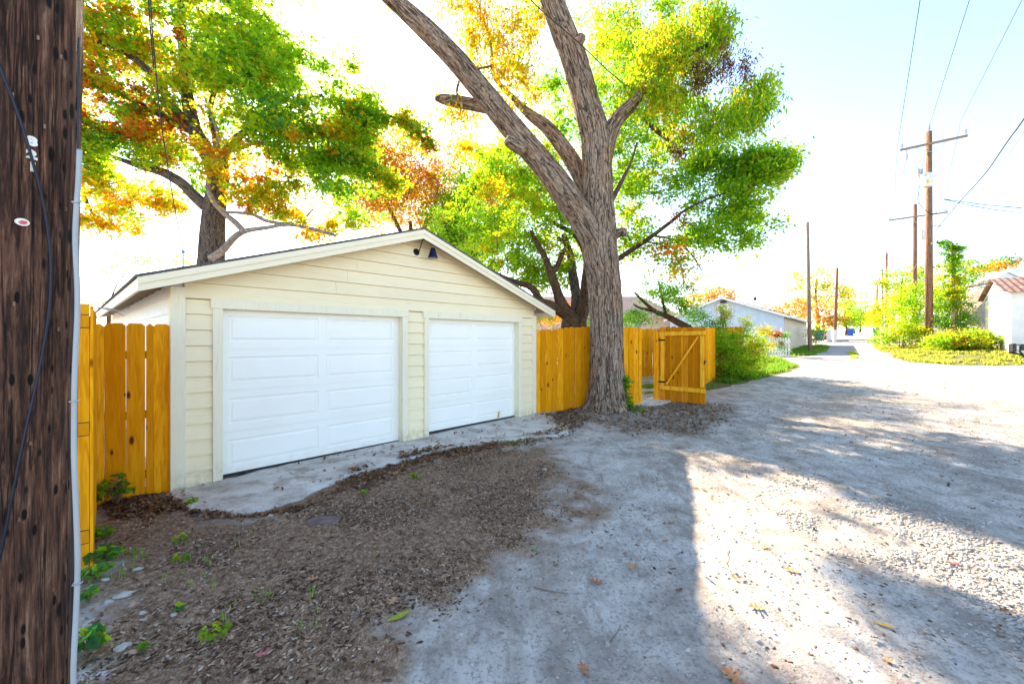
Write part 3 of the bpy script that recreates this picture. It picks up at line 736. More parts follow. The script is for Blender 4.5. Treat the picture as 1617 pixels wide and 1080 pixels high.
cb = MB(); cb.tube(catmull([phit(px, py, .012)[0] for px, py in ((-60, -60), (-25, 40), (0, 105), (25, 170), (42, 222), (57, 275), (69, 325), (77, 380), (80, 430), (77, 490), (68, 550), (54, 620), (36, 700), (20, 780), (4, 860), (-20, 960))], 5), .0034, 8)
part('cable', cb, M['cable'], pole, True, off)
pv = MB(); pp = [(125.5,237,1.20),(123.5,290,1.20),(120,340,1.20),(119,385,1.20),(122,450,1.20),(122,500,1.20),(118,590,1.19),(117,660,1.18),(117,720,1.17),(120,800,1.17),(122.5,880,1.17),(121,950,1.17),(116.5,1040,1.16),(116,1090,1.16),(118,1250,1.16),(118,1460,1.16)]
pv.tube(catmull([P(*q) for q in pp], 5), .0063, 14)
cd = part('conduit', pv, M['pvc'], pole, True, off)
for py in (318, 640, 915):
    s_ = MB(); c0_ = catmull([P(*q) for q in pp], 5); zt = CH+(HY-py)/F*1.18; k = int(np.argmin(abs(c0_[:, 2]-zt))); c1 = c0_[k]
    s_.tube([(c1[0]-.014, c1[1]+.004, c1[2]), (c1[0]-.004, c1[1]-.0095, c1[2]), (c1[0]+.0085, c1[1]-.006, c1[2]+.001), (c1[0]+.009, c1[1]+.006, c1[2]+.002)], .0018, 6); part('strap', s_, M['steel'], cd, False, off)
bw = MB(); bw.tube(catmull([P(124.2, 60, 1.215), P(123.4, 180, 1.215), P(121.6, 320, 1.21), P(117, 420, 1.21), P(115.5, 560, 1.2), P(113.5, 760, 1.19), P(112, 980, 1.18), P(112, 1200, 1.18)], 5), .0022, 6)
part('ground_wire', bw, M['wire'], pole, True, off)
def on_pole(name, px, py, build, mat, lift=.004):
    p, cx_ = phit(px, py, lift); n = np.array((p[0]-cx_, p[1]-pcy)); n /= np.hypot(*n)
    t = np.array((-n[1], n[0]))      # tangent, to the viewer's right
    mb = build(); m2 = MB(); m2.f = mb.f
    m2.v = [(p[0]+t[0]*x+n[0]*y, p[1]+t[1]*x+n[1]*y, p[2]+z) for x, y, z in mb.v]
    return part(name, m2, mat, pole, False, off)
def digit(ch, size, ex=.0015, off_=.0012):
    cu = bpy.data.curves.new('digit', 'FONT'); cu.body = ch; cu.size = size; cu.extrude = ex; cu.offset = off_; cu.align_x = 'CENTER'; cu.align_y = 'CENTER'; cu.resolution_u = 4
    ob = bpy.data.objects.new('tmp', cu); COL.objects.link(ob); dg = bpy.context.evaluated_depsgraph_get(); me = bpy.data.meshes.new_from_object(ob.evaluated_get(dg))
    mb = MB(); mb.add([(v.co.x*1.25, v.co.z, v.co.y) for v in me.vertices], [tuple(p.vertices) for p in me.polygons])
    bpy.data.objects.remove(ob); return mb
on_pole('number_plate', 50, 224, lambda: digit('8', .034, off_=.0022), M['white_paint'])
on_pole('number_plate', 50, 245, lambda: digit('2', .032, off_=.0022), M['white_paint'])
def one():
    m = MB(); m.box(-.005, .005, -.0015, .0015, -.0135, .0135); return m
on_pole('number_plate', 52, 264, one, M['white_paint'])
def ell(rx, rz, th):
    m = MB(); n = 20; poly = [(rx*math.cos(2*math.pi*i/n), rz*math.sin(2*math.pi*i/n)) for i in range(n)]; m.prism(poly, -th, th); return m
on_pole('tag_disc', 35, 351, lambda: ell(.0145, .0105, .0012), M['white_paint'])
def reds():
    m = MB(); m.box(-.008, .009, -.0022, .0022, -.003, .0006); m.box(-.004, .008, -.0022, .0022, .0014, .0042); m.box(-.006, .006, -.0022, .0022, -.0062, -.0040); return m
on_pole('tag_marking', 35.5, 351, reds, M['red_paint'])

for k_, (px_, py_) in enumerate([(20, 150), (96, 90), (70, 200), (104, 330), (22, 480), (92, 520), (48, 700), (100, 760), (30, 820), (84, 930), (60, 60), (108, 600)]):
    def nail():
        m_ = MB(); m_.box(-.0022, .0022, -.002, .002, -.006, .006); return m_
    on_pole('staple', px_, py_, nail, M['rust'], .003)
# ------------------------------------------------------------------ trees
def limb(mb, pts, n=12, amp=.05, fr=6, sub=6, seed=0, vs=1.2):
    """pts: (px, py, depth, width_px) in photo terms, turned into a real limb at that depth"""
    q = []
    for px, py, Yd, wp in pts:
        p = P(px, py, Yd); q.append((p[0], p[1], p[2], wp/F*Yd/2/math.sqrt(1+((px-CX)/F)**2*.6)))
    c = catmull(q, sub)
    def dsp(a, L):
        return 1+(fbm(np.cos(a)*fr+seed*7+30, np.sin(a)*fr+30, L*vs, 3, seed)-.5)*amp*2
    mb.tube(c[:, :3], np.maximum(c[:, 3], .004), n, disp=dsp if amp else None)
    return c
def leafmesh(C, size, colr, rg, ratio=.5, droop=.4, lobes=False):
    n = len(C); a = rg.uniform(0, 2*np.pi, n); el = rg.normal(-droop, .55, n)
    d = np.stack([np.cos(a)*np.cos(el), np.sin(a)*np.cos(el), np.sin(el)], 1)
    r = rg.normal(0, 1, (n, 3)); r[:, 2] *= .35; s = np.cross(d, r + np.array((0, 0, 1.4))); s /= np.linalg.norm(s, axis=1, keepdims=True)+1e-9
    nn = np.cross(s, d); L = (size*rg.uniform(.6, 1.35, n))[:, None]; W = L*ratio
    if not lobes:
        v = np.stack([C-d*L*.5, C+s*W*.5+nn*W*.18-d*L*.03, C+d*L*.5, C-s*W*.5+nn*W*.18-d*L*.03], 1)
        f = np.array([[0, 1, 2], [0, 2, 3]]); k = 4
    else:
        v = np.stack([C-d*L*.5, C+s*W*.62-d*L*.1+nn*W*.1, C+s*W*.2+d*L*.08, C+s*W*.5+d*L*.28+nn*W*.1, C+d*L*.55, C-s*W*.5+d*L*.28+nn*W*.1, C-s*W*.2+d*L*.08, C-s*W*.62-d*L*.1+nn*W*.1], 1)
        f = np.array([[0, 1, 2], [0, 2, 6], [0, 6, 7], [2, 3, 4], [2, 4, 6], [6, 4, 5]]); k = 8
    F_ = (np.arange(n)[:, None, None]*k + f[None]).reshape(-1, 3)
    return v.reshape(-1, 3), F_, np.repeat(colr, k, 0)
PAL = dict(
 green=[(.107, .268, .016), (.151, .322, .019), (.183, .365, .022), (.086, .225, .022), (.258, .407, .022)],
 lime=[(.243, .404, .018), (.312, .424, .020), (.193, .363, .020), (.384, .424, .020)],
 yell=[(.415, .314, .007), (.452, .295, .007), (.352, .314, .010), (.452, .239, .007)],
 orange=[(.513, .223, .016), (.481, .158, .016), (.513, .282, .021), (.430, .124, .016)],
 red=[(.347, .066, .017), (.396, .108, .017), (.281, .050, .017)],
 pale=[(.391, .227, .095), (.416, .277, .101), (.340, .176, .076)],  # far orange foliage, washed out by haze and glare put into the colour
 brown=[(.128, .052, .032), (.176, .080, .048), (.088, .036, .024)],
 teal=[(.060, .220, .070), (.090, .260, .070), (.060, .180, .060)],
 rose=[(.285, .135, .068), (.330, .180, .083), (.240, .112, .053)],
 litter=[(.144, .077, .041), (.243, .135, .072), (.099, .054, .032), (.324, .198, .117)])
def pal(keys, n, rg):
    ks, ws = zip(*keys); ws = np.array(ws)/sum(ws); out = np.zeros((n, 3)); ch = rg.choice(len(ks), n, p=ws)
    for i, k in enumerate(ks):
        m_ = ch == i; c = np.array(PAL[k]); out[m_] = c[rg.integers(0, len(c), m_.sum())]
    return out
def crown(tree, blobs, nodes, leaf=.09, seed=1, per=45, cr=.28, ratio=.55, droop=.4, offv=(0, 0, 0), lobes=False, twig=True, name='crown', tw=1.0, flat=.6, dens=1.0, rdm=1.0, gaps=0.0, gsc=1.0):
    """blobs: (px, py, depth, rx_px, ry_px, rdepth_m, clusters, palette)"""
    rg = np.random.default_rng(seed); CC = []; KK = []
    for (px, py, Yd, rx, ry, rd, nc, keys) in blobs:
        nc = int(nc*dens); d = rg.normal(0, 1, (nc, 3)); d /= np.linalg.norm(d, axis=1, keepdims=True); d *= rg.random((nc, 1))**(1/2.6)
        c = P(px, py, Yd); rX = rx/F*Yd; rZ = ry/F*Yd
        CC.append(np.stack([c[0]+d[:, 0]*rX, c[1]+d[:, 1]*rd*rdm, c[2]+d[:, 2]*rZ], 1)); KK += [keys]*nc
    C = np.vstack(CC)
    if gaps > 0 and len(C) > 60:      # open airy holes through the crown where no twig carries leaves
        g_n = fbm(C[:, 0]*.95/gsc+seed, C[:, 1]*.95/gsc, C[:, 2]*1.3/gsc, 2, seed); ok = g_n > np.quantile(g_n, gaps); C = C[ok]; KK = [k for k, o_k in zip(KK, ok) if o_k]
    n = len(C); V = []; Fc = []; CO = []; base = 0
    nn = rg.integers(int(per*.5), int(per*1.5), n); idx = np.repeat(np.arange(n), nn)
    spread = rg.uniform(.6, 1.3, n)*cr
    pos = C[idx] + rg.normal(0, 1, (len(idx), 3))*np.array((1, 1, flat))*spread[idx][:, None]*.62
    colr = np.zeros((len(idx), 3)); st = 0
    for i in range(n):
        e = st+nn[i]; k = KK[i]
        dom = pal(k, 1, rg)[0]; mixc = pal(k, nn[i], rg)
        colr[st:e] = np.where(rg.random((nn[i], 1)) < .6, dom, mixc)*rg.uniform(.8, 1.2, (nn[i], 1)); st = e
    v, f, co = leafmesh(pos, leaf, colr, rg, ratio, droop, lobes)
    o = npmesh(name, v, f, M['leaf'], tree, offv, co)
    if twig and nodes is not None:
        nd = np.array(nodes)[:, :3]; conn = nd; done = np.zeros(n, bool)
        dmin = np.full(n, 1e9); near_i = np.zeros((n, 3))
        for p in (conn,):
            D = np.linalg.norm(C[:, None]-p[None], axis=2); j = D.argmin(1); dmin = D[np.arange(n), j]; near_i = p[j].copy()
        V = []; Fa = []; b = 0
        for _ in range(n):
            i = int(np.where(done, 1e9, dmin).argmin()); done[i] = True; a = near_i[i]; c = C[i]; L = dmin[i]
            if L < 3.5:
                r0 = (.006+.006*min(L, 1.6))*tw; r1 = .0035*tw; mid = (a+c)/2+rg.normal(0, 1, 3)*L*.09+np.array((0, 0, L*.05))
                pts = [a, (a+mid)/2+rg.normal(0, 1, 3)*L*.03, mid, (mid+c)/2+rg.normal(0, 1, 3)*L*.03, c]; rr = np.linspace(r0, r1, 5)
                dv = c-a; s1 = np.cross(dv, (.3, .2, 1.0)); s1 /= np.linalg.norm(s1)+1e-9; s2 = np.cross(dv, s1); s2 /= np.linalg.norm(s2)+1e-9
                for q, r in zip(pts, rr):
                    for t in range(3): V.append(q+s1*math.cos(t*2.094)*r+s2*math.sin(t*2.094)*r)
                for k in range(4):
                    for t in range(3): Fa.append((b+k*3+t, b+k*3+(t+1) % 3, b+(k+1)*3+(t+1) % 3, b+(k+1)*3+t))
                b += 15
                D = np.linalg.norm(C-mid, axis=1); m_ = (D < dmin) & ~done; dmin[m_] = D[m_]; near_i[m_] = mid
            D = np.linalg.norm(C-c, axis=1)*1.15; m_ = (D < dmin) & ~done; dmin[m_] = D[m_]; near_i[m_] = c
        if V: npmesh('twigs', np.array(V), np.array(Fa), M['twig'], tree, offv)['kind'] = 'stuff'
    return o
def tree_root(name, label, base, cat='tree', group=None):
    return thing(name, label, cat, base, 0, group)
# ---- pecan in front of the fence
pb_ = (PECAN[0], PECAN[1], float(gz(*PECAN))-.02)
pecan = tree_root('pecan_tree', 'large pecan tree with rough grey bark forking in front of the orange fence', pb_)
nodes = []
def dz(z): return z
def limbpart(tree, pts, mat, offv, n=14, amp=.06, name='limb', seed=1, fr=6, sub=6):
    m = MB(); c = limb(m, pts, n, amp, fr, sub, seed); part(name, m, M[mat], tree, True, offv); return list(c)
Yp = PECAN[1]
tp = [(958, 668, Yp, 104), (958, 655, Yp, 92), (958, 640, Yp, 78), (958, 615, Yp, 66), (958, 575, Yp, 60), (957, 500, Yp, 58), (953, 440, Yp, 59), (948, 400, Yp, 62), (946, 360, Yp, 60), (945, 320, Yp, 53), (943, 270, Yp, 52), (940, 215, Yp, 52), (926, 165, Yp-.1, 44), (908, 100, Yp-.2, 42), (888, 45, Yp-.3, 40), (868, -10, Yp-.4, 36), (850, -80, Yp-.5, 32), (840, -180, Yp-.5, 24)]
tp = [(a, b, c, d*(.88 if b > 200 else .93)) for a, b, c, d in tp]
m = MB()
q = []
for px, py, Yd, wp in tp:
    p = P(px, py, Yd); q.append((p[0], p[1], p[2], wp/F*Yd/2))
c = catmull(q, 14)
def pdis(a, L):
    r = 1+(fbm(np.cos(a)*9+30, np.sin(a)*9+30, L*1.5, 3, 2)-.5)*.14+(vn(np.cos(a)*22+70, np.sin(a)*22+70, L*3.0, 5)-.5)*.05
    fl = np.maximum(0, 1-L/.8); return r + fl*fl*(.14*np.sin(a*5+1)+.10*np.sin(a*3+4)+.07*np.sin(a*9))
m.tube(c[:, :3], c[:, 3], 90, disp=pdis); part('trunk', m, M['pecan_bark'], pecan, True, pb_); nodes += list(c[90:])
nodes += limbpart(pecan, [(952, 395, Yp, 52), (930, 362, Yp-.05, 46), (905, 325, Yp-.1, 42), (868, 272, Yp-.15, 38), (815, 210, Yp-.2, 36), (770, 155, Yp-.2, 34), (715, 90, Yp-.3, 33), (660, 35, Yp-.35, 30), (610, -10, Yp-.4, 26), (540, -80, Yp-.4, 22), (480, -150, Yp-.4, 16)], 'pecan_bark', pb_, 48, .08, seed=4, fr=8, sub=12)
nodes += limbpart(pecan, [(940, 315, Yp+.1, 26), (922, 290, Yp+.3, 24), (908, 262, Yp+.5, 25), (885, 228, Yp+.6, 23), (862, 200, Yp+.7, 20), (838, 182, Yp+.8, 15), (815, 160, Yp+.9, 9), (780, 120, Yp+1, 6), (775, 70, Yp+1, 4), (760, 20, Yp+1, 3)], 'pecan_bark', pb_, 28, .12, seed=5, fr=5, sub=8)
nodes += limbpart(pecan, [(952, 250, Yp, 30), (962, 215, Yp-.05, 25), (975, 188, Yp-.1, 23), (995, 168, Yp-.15, 20), (1015, 145, Yp-.2, 15), (1040, 120, Yp-.3, 10), (1075, 95, Yp-.4, 8), (1110, 75, Yp-.5, 6), (1150, 60, Yp-.6, 4)], 'pecan_bark', pb_, 28, .12, seed=6, fr=5, sub=8)
nodes += limbpart(pecan, [(1012, 180, Yp+.3, 8), (1035, 205, Yp+.2, 9), (1052, 220, Yp, 7), (1060, 240, Yp, 6), (1095, 235, Yp, 3)], 'oak_bark', pb_, 10, .3, seed=8)
nodes += limbpart(pecan, [(960, 325, Yp, 9), (972, 305, Yp, 8), (985, 280, Yp, 6), (997, 255, Yp, 4), (1006, 225, Yp, 3)], 'twig', pb_, 8, .1, seed=8)
limbpart(pecan, [(790, 172, Yp-.1, 22), (760, 168, Yp+.1, 19), (722, 161, Yp+.3, 18), (700, 157, Yp+.4, 15), (688, 154, Yp+.4, 10)], 'pecan_bark', pb_, 20, .12, 'broken_stub', seed=9)
limbpart(pecan, [(828, 238, Yp-.35, 20), (806, 224, Yp-.5, 19), (800, 219, Yp-.55, 13)], 'pecan_bark', pb_, 16, .15, 'branch_knob', seed=10)
limbpart(pecan, [(905, 70, Yp-.35, 22), (916, 62, Yp-.4, 18), (918, 56, Yp-.4, 10)], 'pecan_bark', pb_, 16, .15, 'branch_knob', seed=11)
limbpart(pecan, [(972, 370, Yp-.1, 16), (984, 366, Yp-.25, 12), (986, 374, Yp-.25, 7)], 'pecan_bark', pb_, 12, .15, 'branch_knob', seed=12)
nodes += limbpart(pecan, [(725, 160, Yp+.2, 5), (722, 140, Yp+.3, 4), (735, 115, Yp+.5, 4), (775, 105, Yp+.6, 3)], 'twig', pb_, 6, .1, seed=13)
Yk = [('yell', 6), ('lime', 1.2)]
crown(pecan, [(780, 60, Yp+.8, 70, 55, .9, 38, Yk), (820, 90, Yp+.6, 45, 45, .7, 24, Yk), (740, 25, Yp+.8, 60, 40, .7, 16, Yk), (800, 150, Yp+.7, 60, 35, .6, 16, Yk), (712, 190, Yp+.3, 28, 26, .4, 6, Yk), (840, 30, Yp+.8, 25, 40, .6, 10, Yk), (745, 165, Yp+.5, 40, 40, .5, 7, Yk)], nodes, .13, 3, 52, .26, .30, .8, pb_, flat=.9, dens=1.1)
Gp = [('lime', 4), ('green', 3), ('yell', 3)]
Gg = [('lime', 4), ('green', 4), ('yell', 1)]
crown(pecan, [(1040, 90, Yp-.3, 45, 60, .7, 48, Gp), (1085, 70, Yp-.4, 60, 45, .7, 46, Gp), (1120, 50, Yp-.5, 35, 40, .6, 22, Gg), (1140, 200, Yp-.6, 55, 35, .6, 42, Gg), (1190, 165, Yp-.7, 32, 40, .5, 22, Gg), (1060, 160, Yp-.4, 45, 45, .6, 34, Gp), (990, 150, Yp, 35, 30, .5, 10, Gp), (1075, 220, Yp-.3, 25, 25, .4, 8, Gp)], nodes, .13, 4, 60, .22, .28, 1.0, pb_, flat=1.0, dens=1.25, gaps=.25, gsc=.7)
crown(pecan, [(1150, 110, Yp-.9, 46, 30, .4, 20, [('brown', 1)]), (1108, 125, Yp-.9, 30, 28, .35, 14, [('brown', 1)]), (1182, 105, Yp-.9, 16, 18, .25, 5, [('brown', 1)]), (1070, 235, Yp-.2, 12, 20, .2, 4, [('brown', 1)])], nodes, .055, 5, 90, .13, .4, 1.0, pb_, name='dried_seed_clusters', flat=1.3)
crown(pecan, [(600, -90, Yp, 200, 70, 1.6, 45, Gp), (860, -110, Yp-.2, 170, 70, 1.6, 45, Gp)], nodes, .10, 6, 40, .28, .35, .7, pb_, name='upper_crown')
# ivy at the foot of the trunk
iv = thing('ivy_vine', 'green ivy climbing between the pecan trunk and the fence foot', 'vine', (2.62, 9.3, float(gz(2.62, 9.3))))
crown(iv, [(990, 600, 9.2, 7, 22, .1, 10, [('green', 3), ('teal', 1)]), (993, 636, 9.15, 10, 16, .12, 10, [('green', 3), ('teal', 1)]), (1003, 650, 9.2, 16, 6, .15, 8, [('green', 2)])], [P(992, 655, 9.2)]*2, .06, 7, 26, .09, .8, .2, tuple(iv.location), name='leaves')
# ---- red oak behind the garage
Yo = 13.2
ob_ = (P(335, 560, Yo)[0], Yo, 0.0); oak = tree_root('red_oak_tree', 'tall oak with green, orange and red leaves and dark trunk behind the garage roof', ob_)
nodes = limbpart(oak, [(333, 640, Yo, 60), (333, 540, Yo, 52), (333, 440, Yo, 46), (334, 400, Yo, 40), (336, 360, Yo, 38), (340, 320, Yo, 34), (347, 280, Yo, 30), (345, 245, Yo, 28)], 'oak_bark', ob_, 30, .08, 'trunk', 20, 6, 8)[10:]
def OL(pts, n=12, mat='oak_bark', seed=21): 
    global nodes
    nodes += limbpart(oak, pts, mat, ob_, n, .1, 'limb', seed)
OL([(346, 285, Yo, 30), (330, 245, Yo, 28), (312, 215, Yo, 24), (303, 190, Yo, 22), (297, 160, Yo, 20), (292, 125, Yo, 17), (289, 80, Yo, 15), (287, 40, Yo, 14), (286, 0, Yo, 12), (284, -60, Yo, 9)], 16)
OL([(318, 225, Yo, 20), (290, 190, Yo, 17), (265, 158, Yo-.2, 15), (245, 125, Yo-.4, 13), (215, 95, Yo-.6, 12), (180, 75, Yo-.8, 10), (140, 62, Yo-1, 9), (90, 50, Yo-1.2, 7)])
OL([(205, 90, Yo-.6, 9), (190, 65, Yo-.7, 9), (170, 45, Yo-.8, 8), (150, 20, Yo-.9, 7), (125, 2, Yo-1, 6), (90, -30, Yo-1, 5)])
OL([(308, 210, Yo, 13), (285, 200, Yo-.2, 12), (250, 180, Yo-.4, 11), (215, 162, Yo-.6, 9), (180, 145, Yo-.8, 8), (120, 130, Yo-1, 7), (80, 125, Yo-1, 5)])
OL([(325, 325, Yo, 22), (305, 308, Yo-.1, 19), (285, 288, Yo-.2, 18), (255, 272, Yo-.3, 16), (220, 262, Yo-.4, 12), (190, 252, Yo-.5, 8), (170, 245, Yo-.6, 6)], 14)
OL([(352, 250, Yo, 17), (362, 232, Yo+.2, 15), (385, 210, Yo+.4, 12), (420, 190, Yo+.6, 9), (470, 165, Yo+.8, 7), (510, 150, Yo+1, 5)])
OL([(345, 240, Yo, 14), (338, 200, Yo, 12), (332, 170, Yo+.2, 9), (345, 130, Yo+.4, 8), (370, 80, Yo+.6, 6), (390, 20, Yo+.8, 5)])
OL([(385, 205, Yo+.3, 6), (440, 230, Yo+.3, 4), (500, 235, Yo+.3, 4), (560, 265, Yo+.4, 3), (620, 300, Yo+.5, 2.5)])
OL([(510, 155, Yo+.9, 6), (570, 178, Yo+.9, 5), (620, 185, Yo+.9, 4), (660, 212, Yo+1, 3), (690, 240, Yo+1, 2)])
OL([(130, 300, Yo+1, 7), (142, 330, Yo+1, 6), (160, 350, Yo+1, 4)])
# smooth pale branch sweeping across
OL([(333, 408, Yo-.3, 14), (352, 395, Yo-.4, 12), (370, 375, Yo-.5, 11), (388, 365, Yo-.6, 9), (420, 360, Yo-.7, 7), (455, 355, Yo-.8, 6), (495, 362, Yo-.9, 6), (530, 372, Yo-.9, 4)], 12, 'smooth_bark')
OL([(386, 367, Yo-.6, 11), (372, 352, Yo-.6, 10), (352, 335, Yo-.6, 9), (335, 315, Yo-.6, 8), (328, 292, Yo-.6, 8), (334, 265, Yo-.6, 7), (342, 240, Yo-.6, 7), (345, 215, Yo-.6, 6), (335, 185, Yo-.6, 4), (325, 165, Yo-.6, 3)], 12, 'smooth_bark')
OL([(338, 252, Yo-.6, 5), (360, 240, Yo-.5, 5), (400, 228, Yo-.5, 4), (450, 225, Yo-.5, 3)], 8, 'smooth_bark')
OL([(350, 335, Yo-.6, 5), (395, 338, Yo-.6, 6), (425, 350, Yo-.6, 6), (470, 352, Yo-.6, 4), (495, 330, Yo-.6, 3)], 8, 'smooth_bark')
g_ = [('green', 3), ('lime', 6), ('yell', 1.5), ('teal', .7)]; o_ = [('orange', 1.5), ('lime', 3), ('yell', 2.5), ('green', 2)]; r_ = [('red', 1.6), ('orange', 2), ('green', 1.5), ('yell', 1.5), ('lime', 1)]
t_ = [('green', 4), ('teal', 1), ('lime', 6), ('yell', 1)]; y_ = [('yell', 4), ('lime', 3), ('orange', 1.5)]
crown(oak, [
 (180, 60, Yo-.5, 70, 50, 1.5, 46, o_), (190, 170, Yo-.6, 80, 40, 1.4, 48, r_), (160, 220, Yo-.6, 70, 40, 1.3, 50, g_), (250, 210, Yo-.5, 60, 40, 1.2, 34, r_),
 (250, 60, Yo, 80, 60, 1.5, 54, o_), (330, 60, Yo, 70, 60, 1.5, 60, g_), (400, 70, Yo+.3, 60, 55, 1.4, 56, g_), (375, 120, Yo-.8, 75, 40, 1.0, 50, t_), (420, 175, Yo-.6, 75, 40, 1.0, 50, t_),
 (460, 120, Yo+.4, 60, 50, 1.2, 44, t_), (500, 190, Yo+.4, 60, 50, 1.2, 56, g_), (560, 150, Yo+.6, 32, 40, 1.0, 30, g_), (545, 222, Yo+.6, 60, 36, 1.0, 44, o_), (575, 190, Yo+.8, 30, 20, .5, 14, g_), (605, 186, Yo+.9, 36, 12, .35, 16, g_), (645, 205, Yo+.95, 26, 12, .3, 10, o_), (672, 225, Yo+1, 14, 12, .25, 5, r_), (560, 262, Yo+.4, 40, 14, .4, 14, g_), (612, 290, Yo+.5, 26, 12, .3, 8, o_), (470, 240, Yo, 70, 35, 1.2, 46, g_),
 (400, 270, Yo, 60, 50, 1.2, 46, y_), (540, 275, Yo+.3, 50, 30, .9, 34, t_), (560, 320, Yo+.2, 50, 25, .9, 24, g_), (440, 310, Yo, 40, 30, .8, 14, o_), (640, 195, Yo+1, 35, 14, .5, 7, g_),
 (200, 300, Yo+.5, 75, 35, 1.2, 44, y_), (150, 340, Yo+1, 45, 35, 1.0, 26, y_), (215, 345, Yo+.8, 40, 25, .8, 12, o_), (280, 270, Yo+.4, 50, 30, 1.0, 24, g_), (480, 366, Yo-.6, 60, 14, .6, 16, y_), (420, 320, Yo-.4, 50, 22, .8, 18, y_), (530, 350, Yo-.6, 40, 12, .6, 7, y_), (395, 20, Yo, 40, 30, 1, 16, g_),
 (130, 110, Yo-1, 50, 60, 1.2, 34, o_), (115, 30, Yo-1, 40, 45, 1.0, 26, o_), (110, 190, Yo-1, 40, 35, .9, 24, r_), (110, 250, Yo-1, 36, 40, .9, 20, g_), (310, 150, Yo-.4, 60, 50, 1.0, 34, o_)], nodes, .12, 8, 70, .30, .66, .25, ob_, lobes=True, dens=1.45, rdm=1.5, gaps=.33)
crown(oak, [(250, -70, Yo, 160, 60, 2.4, 110, g_), (400, -60, Yo, 110, 50, 2.0, 60, g_), (60, 60, Yo-1, 70, 120, 1.6, 60, o_), (330, 120, Yo+2.5, 170, 90, 1.0, 70, g_)], nodes, .12, 9, 46, .42, .62, .25, ob_, name='upper_crown')
# ---- green tree with several stems behind the fence
Ye = 13.0
eb_ = (P(905, 560, Ye)[0], Ye, .2); elm = tree_root('spreading_elm_tree', 'bright green spreading tree with several brown stems behind the fence and pecan', eb_)
nodes = limbpart(elm, [(905, 600, Ye, 52), (906, 540, Ye, 46), (906, 512, Ye, 40), (905, 500, Ye, 34)], 'brown_bark', eb_, 18, .1, 'trunk', 30)
def EL(pts, n=10, mat='brown_bark'):
    global nodes
    nodes += limbpart(elm, pts, mat, eb_, n, .1, 'limb', 31)
EL([(905, 505, Ye, 24), (888, 482, Ye-.2, 19), (878, 455, Ye-.3, 15), (870, 432, Ye-.4, 13), (862, 410, Ye-.4, 10), (848, 385, Ye-.4, 8), (838, 365, Ye-.4, 5)])
EL([(868, 433, Ye-.4, 11), (880, 420, Ye-.4, 9), (888, 400, Ye-.4, 8), (895, 388, Ye-.4, 7), (880, 375, Ye-.4, 5)])
EL([(896, 498, Ye, 20), (870, 482, Ye-.3, 15), (855, 476, Ye-.5, 12), (840, 455, Ye-.7, 11), (820, 447, Ye-.9, 9), (800, 440, Ye-1, 7), (770, 425, Ye-1.2, 5)])
EL([(908, 505, Ye+.3, 20), (910, 470, Ye+.4, 16), (904, 430, Ye+.5, 14), (900, 400, Ye+.6, 11), (890, 370, Ye+.7, 8)], 10, 'oak_bark')
EL([(912, 508, Ye, 20), (922, 480, Ye, 16), (924, 445, Ye, 13), (926, 410, Ye, 11), (912, 375, Ye, 9), (885, 358, Ye, 7), (860, 345, Ye, 5)])
EL([(918, 515, Ye-.3, 12), (926, 490, Ye-.4, 9), (930, 460, Ye-.4, 8), (932, 420, Ye-.4, 7)])
EL([(935, 440, Ye-1.2, 10), (985, 403, Ye-1.6, 8), (1020, 380, Ye-1.9, 7), (1060, 350, Ye-2.1, 6), (1085, 330, Ye-2.2, 4), (1130, 310, Ye-2.3, 3), (1200, 290, Ye-2.4, 2)])
EL([(1030, 372, Ye-2, 4), (1065, 380, Ye-2, 4), (1090, 400, Ye-2, 3), (1110, 430, Ye-2, 2)], 6)
EL([(1020, 382, Ye-2, 3), (1050, 390, Ye-2, 3), (1075, 420, Ye-2, 2), (1080, 450, Ye-2, 2)], 6)
l_ = [('lime', 6), ('green', 3), ('yell', 1)]; ll = [('lime', 4), ('yell', .7), ('green', 4)]; tt = [('green', 4), ('lime', 5), ('teal', 1)]
